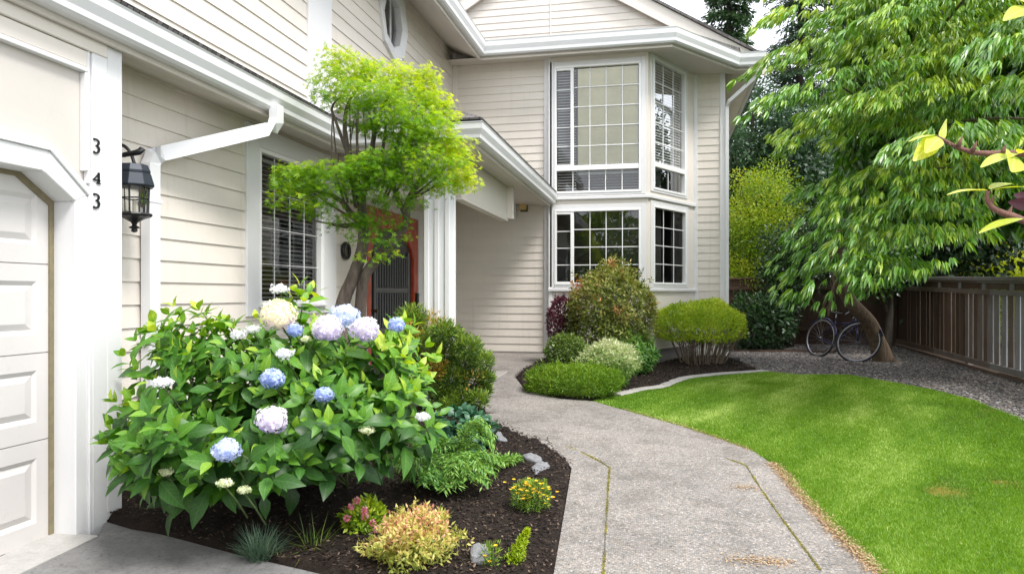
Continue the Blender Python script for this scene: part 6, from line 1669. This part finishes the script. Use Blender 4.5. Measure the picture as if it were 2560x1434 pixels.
# frame of the bicycle: along a (to the rear wheel), up, and leaning
rear = on_g(2036, 894); front = on_g(2138, 905)
hd = (rear - front).normalized(); WR = .40
wb = 1.02
mid_b = (rear + front) * .5
dirb = (hd * .80 + CF * .52); dirb.z = 0; dirb.normalize()
lean = R(12); sideb = dirb.cross(Vector((0, 0, 1))).normalized(); upb = (Vector((0, 0, 1)) * math.cos(lean) + (-sideb if (-sideb).dot(CF) > 0 else sideb) * math.sin(lean)).normalized()
zb0 = float(gz(mid_b.x, mid_b.y)) + .004
FWc = Vector((front.x, front.y, 0)) + Vector((0, 0, float(gz(front.x, front.y)) + .005)) + upb * WR
RWc = FWc + dirb * wb; RWc.z = float(gz(RWc.x, RWc.y)) + .005 + WR * upb.z
def BP(a, h_): return FWc + dirb * (a * wb) + upb * (h_ - WR)
def wheel(c, axis_dir, R0):
    e1 = axis_dir.normalized(); e2 = upb; n_ = e1.cross(e2).normalized()
    mb = MB(); K = 40
    ring = [c + (e1 * math.cos(6.2832 * k / K) + e2 * math.sin(6.2832 * k / K)) * R0 for k in range(K + 1)]
    mb.tube(ring, .019, 8, cap=False); w_ = mb.build('wheel', M['tyre'], bk, smooth=True)
    mb = MB(); ring = [c + (e1 * math.cos(6.2832 * k / K) + e2 * math.sin(6.2832 * k / K)) * (R0 - .026) for k in range(K + 1)]
    mb.tube(ring, .015, 6, cap=False); mb.build('rim', M['alloy'], w_, smooth=True)
    mb = MB()
    for k in range(20):
        q = 6.2832 * k / 20 + .1; mb.tube([c + n_ * (.02 if k % 2 else -.02), c + (e1 * math.cos(q) + e2 * math.sin(q)) * (R0 - .03)], .0014, 4)
    mb.build('spokes', M['alloy'], w_)
    mb = MB(); mb.tube([c - n_ * .05, c + n_ * .05], .022, 10); mb.build('hub', M['alloy'], w_, smooth=True)
    return w_
steer = (-CR * .78 + CF * .62).normalized()
wheel(FWc, steer, WR); wheel(RWc, dirb, WR)
head = BP(.16, .86); seat = BP(.68, .86); bb_ = BP(.60, .29); crown_ = BP(.12, .74)
def tubes(name, segs, mat):
    mb = MB()
    for pts, rad in segs: mb.tube(pts, rad, 8)
    return mb.build(name, M[mat], bk, smooth=True)
off = sideb * .05
tubes('frame', [([BP(.13, .78), seat - upb * .12], .016), ([BP(.125, .72), bb_], .019), ([bb_, seat], .016), ([bb_ + off, RWc + off], .009), ([bb_ - off, RWc - off], .009), ([seat - upb * .1 + off * .6, RWc + off], .008), ([seat - upb * .1 - off * .6, RWc - off], .008), ([BP(.12, .68), head], .021)], 'bikeblue')
so2 = steer.cross(upb).normalized() * .055
tubes('fork', [([crown_, crown_ - upb * .03 + so2], .012), ([crown_, crown_ - upb * .03 - so2], .012), ([crown_ - upb * .03 + so2, FWc + so2], .011), ([crown_ - upb * .03 - so2, FWc - so2], .011)], 'bikeblue')
hb = head + upb * .10; hs_ = steer.cross(upb).normalized()
tubes('handlebar', [([head, hb], .013), (smooth_line([tuple(hb + hs_ * .29 + steer * .14 - upb * .06), tuple(hb + hs_ * .26 + upb * .03 + steer * .02), tuple(hb + hs_ * .12 + upb * .02), tuple(hb), tuple(hb - hs_ * .12 + upb * .02), tuple(hb - hs_ * .26 + upb * .03 + steer * .02), tuple(hb - hs_ * .29 + steer * .14 - upb * .06)], 4), .011)], 'alloy')
sm = MB(); st_ = seat + upb * .10
sm.tube([st_ - dirb * .15, st_ - dirb * .05 + upb * .005, st_ + dirb * .06 + upb * .01, st_ + dirb * .13 + upb * .012], [.022, .035, .075, .06], 10, sy=.4); sd0 = sm.build('saddle', M['black'], bk, smooth=True)
mb = MB(); mb.tube([seat - upb * .02, st_], .012, 8); mb.build('seat_post', M['alloy'], sd0)
tubes('crank', [([bb_ - sideb * .07, bb_ + sideb * .07], .014), ([bb_ + sideb * .07, bb_ + sideb * .07 + dirb * .15 - upb * .05], .010), ([bb_ - sideb * .07, bb_ - sideb * .07 - dirb * .15 + upb * .05], .010)], 'alloy')
mb = MB()
for s_ in (1, -1):
    c = bb_ + sideb * .07 * s_ + (dirb * .15 - upb * .05) * s_; mb = MB(); mb.tube([c, c + sideb * .09 * s_], .02, 6, sy=.5); mb.build('pedal', M['black'], bk)
mb = MB(); K = 26; e1 = dirb; e2 = upb
for c, R0, s0, s1 in ((FWc, WR + .03, .3, 2.5), (RWc, WR + .03, .5, 3.0)):
    ed = steer if c is FWc else dirb
    mb = MB(); arc = [c + (-ed * math.cos(s0 + (s1 - s0) * k / K) * (1 if c is FWc else -1) + e2 * math.sin(s0 + (s1 - s0) * k / K)) * R0 for k in range(K + 1)]
    mb.tube(arc, .024, 8, sy=.5); mb.build('mudguard', M['bikeblue'], bk, smooth=True)

# ------------------------------------------------------------------ wall lantern by the garage
LX = -3.93
lc = on_x(336, 500, LX)
lm = empty('wall_lantern', Vector((lc.x, lc.y, on_x(336, 580, LX).z)), None, 'black carriage lantern with glass panes on a scrolled arm beside the house number', 'lantern')
kz = depth(lc) / FPX
def lz(y): return on_x(336, y, LX).z
hw = 40 * kz
mb = MB(); mb.lathe((lc.x, lc.y, 0), [(hw * .86 * 1.1, lz(434)), (hw * .95, lz(428)), (hw * .78, lz(412)), (.01, lz(410))], 8, rot=.39); cap_ = mb.build('lantern_cap', M['blackcap'], lm, bevel=.003)
mb = MB(); mb.lathe((lc.x, lc.y, 0), [(hw * 1.12, lz(468)), (hw * 1.18, lz(464)), (hw * .98, lz(436)), (hw * .9, lz(433))], 8, rot=.39); mb.build('lantern_hood', M['blackcap'], lm, bevel=.003)
mb = MB(); mb.lathe((lc.x, lc.y, 0), [(hw * .06, lz(581)), (hw * .2, lz(578)), (hw * .16, lz(572)), (hw * .36, lz(569)), (hw * .12, lz(563)), (hw * .2, lz(556)), (hw * .62, lz(546)), (hw * .98, lz(541)), (hw * 1.04, lz(537)), (hw * .98, lz(533))], 12); mb.build('lantern_base', M['black'], lm, smooth=False, bevel=.002)
ra, rb_ = hw * .80, hw * .88
for k in range(4):
    a = math.pi / 4 + k * math.pi / 2 + .25; mb = MB(); mb.tube([(lc.x + ra * math.cos(a), lc.y + ra * math.sin(a), lz(535)), (lc.x + rb_ * math.cos(a), lc.y + rb_ * math.sin(a), lz(466))], .009, 4); mb.build('lantern_bar', M['black'], lm)
corners = [(math.cos(math.pi / 4 + k * math.pi / 2 + .25), math.sin(math.pi / 4 + k * math.pi / 2 + .25)) for k in range(4)]
for k in range(4):
    a, b_ = corners[k], corners[(k + 1) % 4]
    def LP(c, z, rr): return (lc.x + c[0] * rr, lc.y + c[1] * rr, z)
    mb = MB(); mb.face([LP(a, lz(534), ra * .97), LP(b_, lz(534), ra * .97), LP(b_, lz(467), rb_ * .97), LP(a, lz(467), rb_ * .97)]); pn = mb.build('glass_pane', M['lglass'], lm)
    mb = MB(); mb.tube([LP(a, lz(496), (ra + rb_) / 2), LP(b_, lz(496), (ra + rb_) / 2)], .005, 4); ce = [(a[0] + b_[0]) / 2, (a[1] + b_[1]) / 2]; mb.tube([LP(ce, lz(534), ra), LP(ce, lz(467), rb_)], .005, 4); mb.build('glazing_bar', M['black'], pn)
mb = MB(); mb.tube([(lc.x, lc.y, lz(534)), (lc.x, lc.y, lz(500))], .014, 10); mb.build('candle', M['bulb'], lm)
hook = [(-AW + .02, lc.y - .02, lz(402)), (-AW + .05, lc.y - .01, lz(372)), (-AW + .10, lc.y, lz(360)), (-AW + .16, lc.y, lz(366)), (LX - .03, lc.y, lz(384)), (LX, lc.y, lz(410))]
mb = MB(); mb.tube(smooth_line(hook, 4), .013, 8); mb.tube(smooth_line([(-AW + .04, lc.y, lz(408)), (-AW + .10, lc.y, lz(390)), (-AW + .15, lc.y, lz(386)), (LX + .02, lc.y + .02, lz(378)), (LX + .05, lc.y + .03, lz(368))], 4), [.016] * 8 + [.02] * 4 + [.022] * 4 + [.008], 8); mb.tube([(LX - .06, lc.y, lz(386)), (LX + .03, lc.y + .01, lz(380)), (LX + .075, lc.y + .02, lz(374))], [.02, .03, .008], 8, sy=.8); mb.build('scroll_arm', M['black'], lm, smooth=True)
mb = MB(); mb.box((-AW + .012, lc.y - .055, lz(440)), (-AW + .03, lc.y + .055, lz(370))); mb.build('back_plate', M['black'], lm, bevel=.004)

# porch lamp on the entry wall
pl = on_y(1308, 512, YE - .10)
pe_ = empty('porch_lamp', (pl.x, YE - .03, pl.z - .12), None, 'small bronze box lamp with amber glass high on the wall under the porch roof', 'lamp')
mb = MB(); mb.box((pl.x - .07, YE - .045, pl.z - .13), (pl.x + .08, YE - .014, pl.z + .13)); mb.build('back_plate', M['brass'], pe_, bevel=.006)
mb = MB(); mb.hexa([(pl.x - .06, YE - .17, pl.z - .10), (pl.x + .06, YE - .17, pl.z - .10), (pl.x + .06, YE - .05, pl.z - .10), (pl.x - .06, YE - .05, pl.z - .10), (pl.x - .075, YE - .19, pl.z + .045), (pl.x + .075, YE - .19, pl.z + .045), (pl.x + .075, YE - .05, pl.z + .045), (pl.x - .075, YE - .05, pl.z + .045)]); mb.build('lamp_glass', M['lampglass'], pe_, bevel=.006)
mb = MB(); mb.hexa([(pl.x - .09, YE - .2, pl.z + .047), (pl.x + .09, YE - .2, pl.z + .047), (pl.x + .09, YE - .046, pl.z + .047), (pl.x - .09, YE - .046, pl.z + .047), (pl.x - .05, YE - .14, pl.z + .10), (pl.x + .05, YE - .14, pl.z + .10), (pl.x + .05, YE - .046, pl.z + .10), (pl.x - .05, YE - .046, pl.z + .10)]); mb.build('lamp_cap', M['brass'], pe_, bevel=.004)

# ------------------------------------------------------------------ house number on the post
NXP = -AG + .031
def digit(pts, widths, cy, cz, h_, label):
    """a flat curly numeral cut from iron: strokes as a ribbon of changing width, in the plane of the board"""
    P = smooth_line(pts, 6); W_ = np.interp(np.linspace(0, 1, len(P)), np.linspace(0, 1, len(widths)), widths)
    mb = MB(); L_ = []; R_ = []
    for k, p in enumerate(P):
        a = np.array(P[min(k + 1, len(P) - 1)]) - np.array(P[max(k - 1, 0)]); a = a / max(1e-6, np.linalg.norm(a)); n_ = np.array((-a[1], a[0]))
        L_.append(np.array(p) + n_ * W_[k]); R_.append(np.array(p) - n_ * W_[k])
    def V3(q, x): return (x, cy + q[0] * h_, cz + q[1] * h_)
    for k in range(len(P) - 1):
        mb.hexa([V3(L_[k], NXP), V3(R_[k], NXP), V3(R_[k + 1], NXP), V3(L_[k + 1], NXP), V3(L_[k], NXP + .008), V3(R_[k], NXP + .008), V3(R_[k + 1], NXP + .008), V3(L_[k + 1], NXP + .008)])
    return mb
THREE = [(-.20, .40), (-.02, .45), (.20, .36), (.22, .20), (.10, .06), (-.02, .03), (.14, -.01), (.24, -.14), (.20, -.33), (.02, -.46), (-.22, -.42)]
TW = [.085, .035, .05, .075, .05, .02, .05, .085, .07, .045, .075]
for (py, lab) in ((365, 'upper black curly numeral 3 on the white garage post'), (502, 'lower black curly numeral 3 on the white garage post, beneath the 4')):
    p = on_x(239, py, NXP); o = digit(THREE, TW, p.y, p.z, 38 * depth(p) / FPX, lab).build('house_number', M['black']); tag(o, lab, 'house number', 'iron digits of the house number')
p = on_x(240, 445, NXP); h4 = 27 * depth(p) / FPX
mb = digit([(.30, .52), (-.05, .1), (-.38, -.18)], [.06, .05, .05], p.y, p.z, h4, '')
for pts_, w_ in (([(-.42, -.20), (.05, -.20), (.42, -.22)], [.05, .06, .09]), ([(.27, .52), (.27, 0), (.25, -.42)], [.10, .10, .11]), ([(.02, -.46), (.25, -.48), (.50, -.45)], [.05, .05, .05])):
    m2 = digit(pts_, w_, p.y, p.z, h4, ''); k0 = len(mb.v); mb.v += m2.v; mb.f += [tuple(i + k0 for i in f) for f in m2.f]; mb.t += m2.t
o = mb.build('house_number', M['black']); tag(o, 'black numeral 4 between the two curly numerals on the white garage post', 'house number', 'iron digits of the house number')

# door knocker plaque on the wall behind the maple trunk
kp = SW.hit(858, 627); 
kn = empty('wall_plaque', SW.P(kp[0], kp[1], .02), None, 'small dark round ornament on the wall left of the front door', 'plaque')
K = 24; mb = MB(); mb.tube([SW.P(kp[0] + .10 * math.cos(6.2832 * k / K), kp[1] + .10 * math.sin(6.2832 * k / K), .045) for k in range(K + 1)], .025, 8, cap=False); mb.build('ring', M['black'], kn, smooth=True)
mb = MB(); mb.prism([SW.P(kp[0] + .06 * math.cos(6.2832 * k / K), kp[1] + .06 * math.sin(6.2832 * k / K), .012) for k in range(K)], SW.n * .03); mb.build('boss', M['brass'], kn, bevel=.006)

# ------------------------------------------------------------------ stones in the bed
M['stone'] = m_concrete('grey_blue_stone', (.125, .13, .15), (.235, .24, .265), .4)
def flat_stone(name, outline, dz, th, label, seed, dome=.008):
    r = rs(seed); P = smooth_line(gp(*outline) + gp(outline[0]), 4)[:-1]
    c = np.mean(np.array(P), axis=0); mb = MB(); n_ = len(P); rings = []
    for (k, z) in ((1.0, 0), (1.02, th * .55), (.95, th * .9), (.7, th + dome * .6), (.35, th + dome)):
        rings.append([(c[0] + (p[0] - c[0]) * k, c[1] + (p[1] - c[1]) * k, float(gz(p[0], p[1])) + dz + z + .003 * r.normal()) for p in P])
    for a, b_ in zip(rings[:-1], rings[1:]):
        for j in range(n_): mb.face([a[j], a[(j + 1) % n_], b_[(j + 1) % n_], b_[j]])
    mb.face(rings[-1]); o = mb.build(name, M['stone'], smooth=True); tag(o, label, 'stone', 'flat grey stones in the mulch bed')
flat_stone('stone', [(1232, 1100), (1250, 1096), (1258, 1108), (1268, 1118), (1250, 1118), (1238, 1112)], .05, .03, 'farthest flat grey stone, beside the dark blue green clump', 301)
flat_stone('stone', [(1305, 1158), (1325, 1154), (1348, 1160), (1355, 1170), (1340, 1174), (1318, 1168)], .05, .035, 'flat oval grey stone at the tip of the long feathery shoot', 302)
flat_stone('stone', [(1328, 1188), (1350, 1174), (1372, 1180), (1374, 1192), (1352, 1198), (1340, 1206)], .05, .03, 'angular flat grey stone just above the yellow flowers', 303)
flat_stone('stone', [(1176, 1405), (1196, 1398), (1218, 1402), (1222, 1424), (1208, 1434), (1178, 1432)], .045, .06, 'squarish grey stone at the very front of the bed', 304)
bs = at(1838, 906, 14); bs.z = float(gz(bs.x, bs.y)); o = stones('rock', np.array([[bs.x, bs.y, bs.z + .05]]), .16, M['gravel'], 305, np.array([.1])); tag(o, 'dark rock at the end of the mulch bed by the gravel', 'rock')

# ------------------------------------------------------------------ foreground branches reaching in from the right
M['f_leafpurple'] = M['l_purple']
def big_leaves(parent, specs, mat='l_front', seed=1):
    """each leaf: base point and tip point in the photograph with distances, width"""
    r = rs(seed)
    for (x0, y0, d0, x1, y1, d1, w_, nz) in specs:
        a = at(x0, y0, d0); b_ = at(x1, y1, d1); A = b_ - a; N = (Vector((0, 0, 1)) * nz - CF * (1 - abs(nz)) + CR * .1).normalized()
        L = A.length
        leaf_mesh('leaf', np.array([tuple(a)]), np.array([tuple(A)]), np.array([tuple(N)]), L, L * w_, 'ovate', M[mat], parent, np.array([.35 + .5 * r.rand()]), bend=.14, fold=.25, smooth=True).modifiers.new('smooth', 'SUBSURF').render_levels = 2
D1 = 1.9
pf = at(2780, 735, D1); pf.z = float(gz(pf.x, pf.y))
fs = empty('young_shrub', pf, None, 'pink stems with large yellow green leaves reaching in at the right edge', 'shrub')
S1 = [at(2342, 340, D1), at(2380, 362, D1), at(2430, 380, D1), at(2480, 384, D1), at(2570, 386, D1 + .02), at(2680, 420, D1 + .05)]
S2 = [at(2470, 478, D1 - .05), at(2468, 500, D1 - .05), at(2490, 525, D1 - .05), at(2560, 552, D1 - .03), at(2650, 600, D1), at(2710, 700, D1)]
S3 = [at(2710, 700, D1), at(2690, 480, D1 + .05), at(2650, 250, D1 + .05), at(2610, 60, D1 + .02), at(2590, -40, D1)]
jr = rs(330)
def knobbly(a, b_, n_=22): return [float((a + (b_ - a) * k / n_) * (1 + .16 * jr.normal() * (k % 3 == 0))) for k in range(n_ + 1)]
stems_mesh('stem', [(S1, knobbly(.0035, .011)), (S2, knobbly(.005, .012)), (S3, [.013, .011, .009, .006, .004]), ([pf, at(2740, 1000, D1), at(2710, 700, D1)], [.02, .017, .013])], M['pstem'], fs, 8)
mb = MB()
for (x, y) in ((2396, 366), (2432, 378), (2505, 386), (2476, 512), (2520, 540)):
    c = at(x, y, D1 - .01); mb.tube([c, c + Vector((.004, 0, .012)), c + Vector((.008, -.004, .026))], [.006, .005, .001], 6)
mb.build('buds', M['pstem'], fs, smooth=True)
big_leaves(fs, [(2345, 338, D1, 2268, 340, D1 - .05, .22, .85), (2344, 336, D1, 2382, 304, D1 + .06, .5, -.3), (2346, 342, D1, 2290, 396, D1 - .06, .42, .3), (2348, 344, D1, 2320, 372, D1 - .08, .4, .5),
                (2545, 384, D1, 2452, 396, D1 - .1, .26, .8), (2545, 384, D1, 2558, 368, D1 - .05, .4, .6), (2530, 386, D1, 2545, 418, D1 - .12, .5, .2), (2560, 386, D1, 2600, 350, D1, .4, .4),
                (2470, 476, D1 - .05, 2364, 466, D1 - .12, .20, .9), (2472, 474, D1 - .05, 2540, 442, D1 + .02, .26, .8), (2474, 476, D1 - .05, 2572, 456, D1 - .1, .20, .9), (2468, 478, D1 - .05, 2400, 470, D1 + .02, .22, .8),
                (2560, 546, D1 - .05, 2445, 562, D1 - .12, .22, .8), (2575, 20, D1, 2516, 36, D1 - .08, .34, .5), (2580, 15, D1, 2530, -20, D1 - .03, .36, .4)], seed=311)
big_leaves(fs, [(2600, 520, D1 + .1, 2515, 500, D1 + .16, .5, -.1), (2590, 500, D1 + .12, 2530, 480, D1 + .18, .5, -.2)], 'l_purple', 312)

r_ = rs(340); SP = []
for i in range(22):
    t = r_.rand(); y0 = 60 + 620 * t; x0 = 2625 + 75 * t + 10 * r_.normal(); a = r_.rand() * 2 - .6
    SP.append((x0, y0, D1, x0 + 95 * math.cos(a) * (.8 + .4 * r_.rand()), y0 - 40 * math.sin(a) + 25 * r_.rand(), D1 + .3 * (r_.rand() - .5), .3 + .15 * r_.rand(), .4 + .5 * r_.rand()))
big_leaves(fs, SP, seed=341)
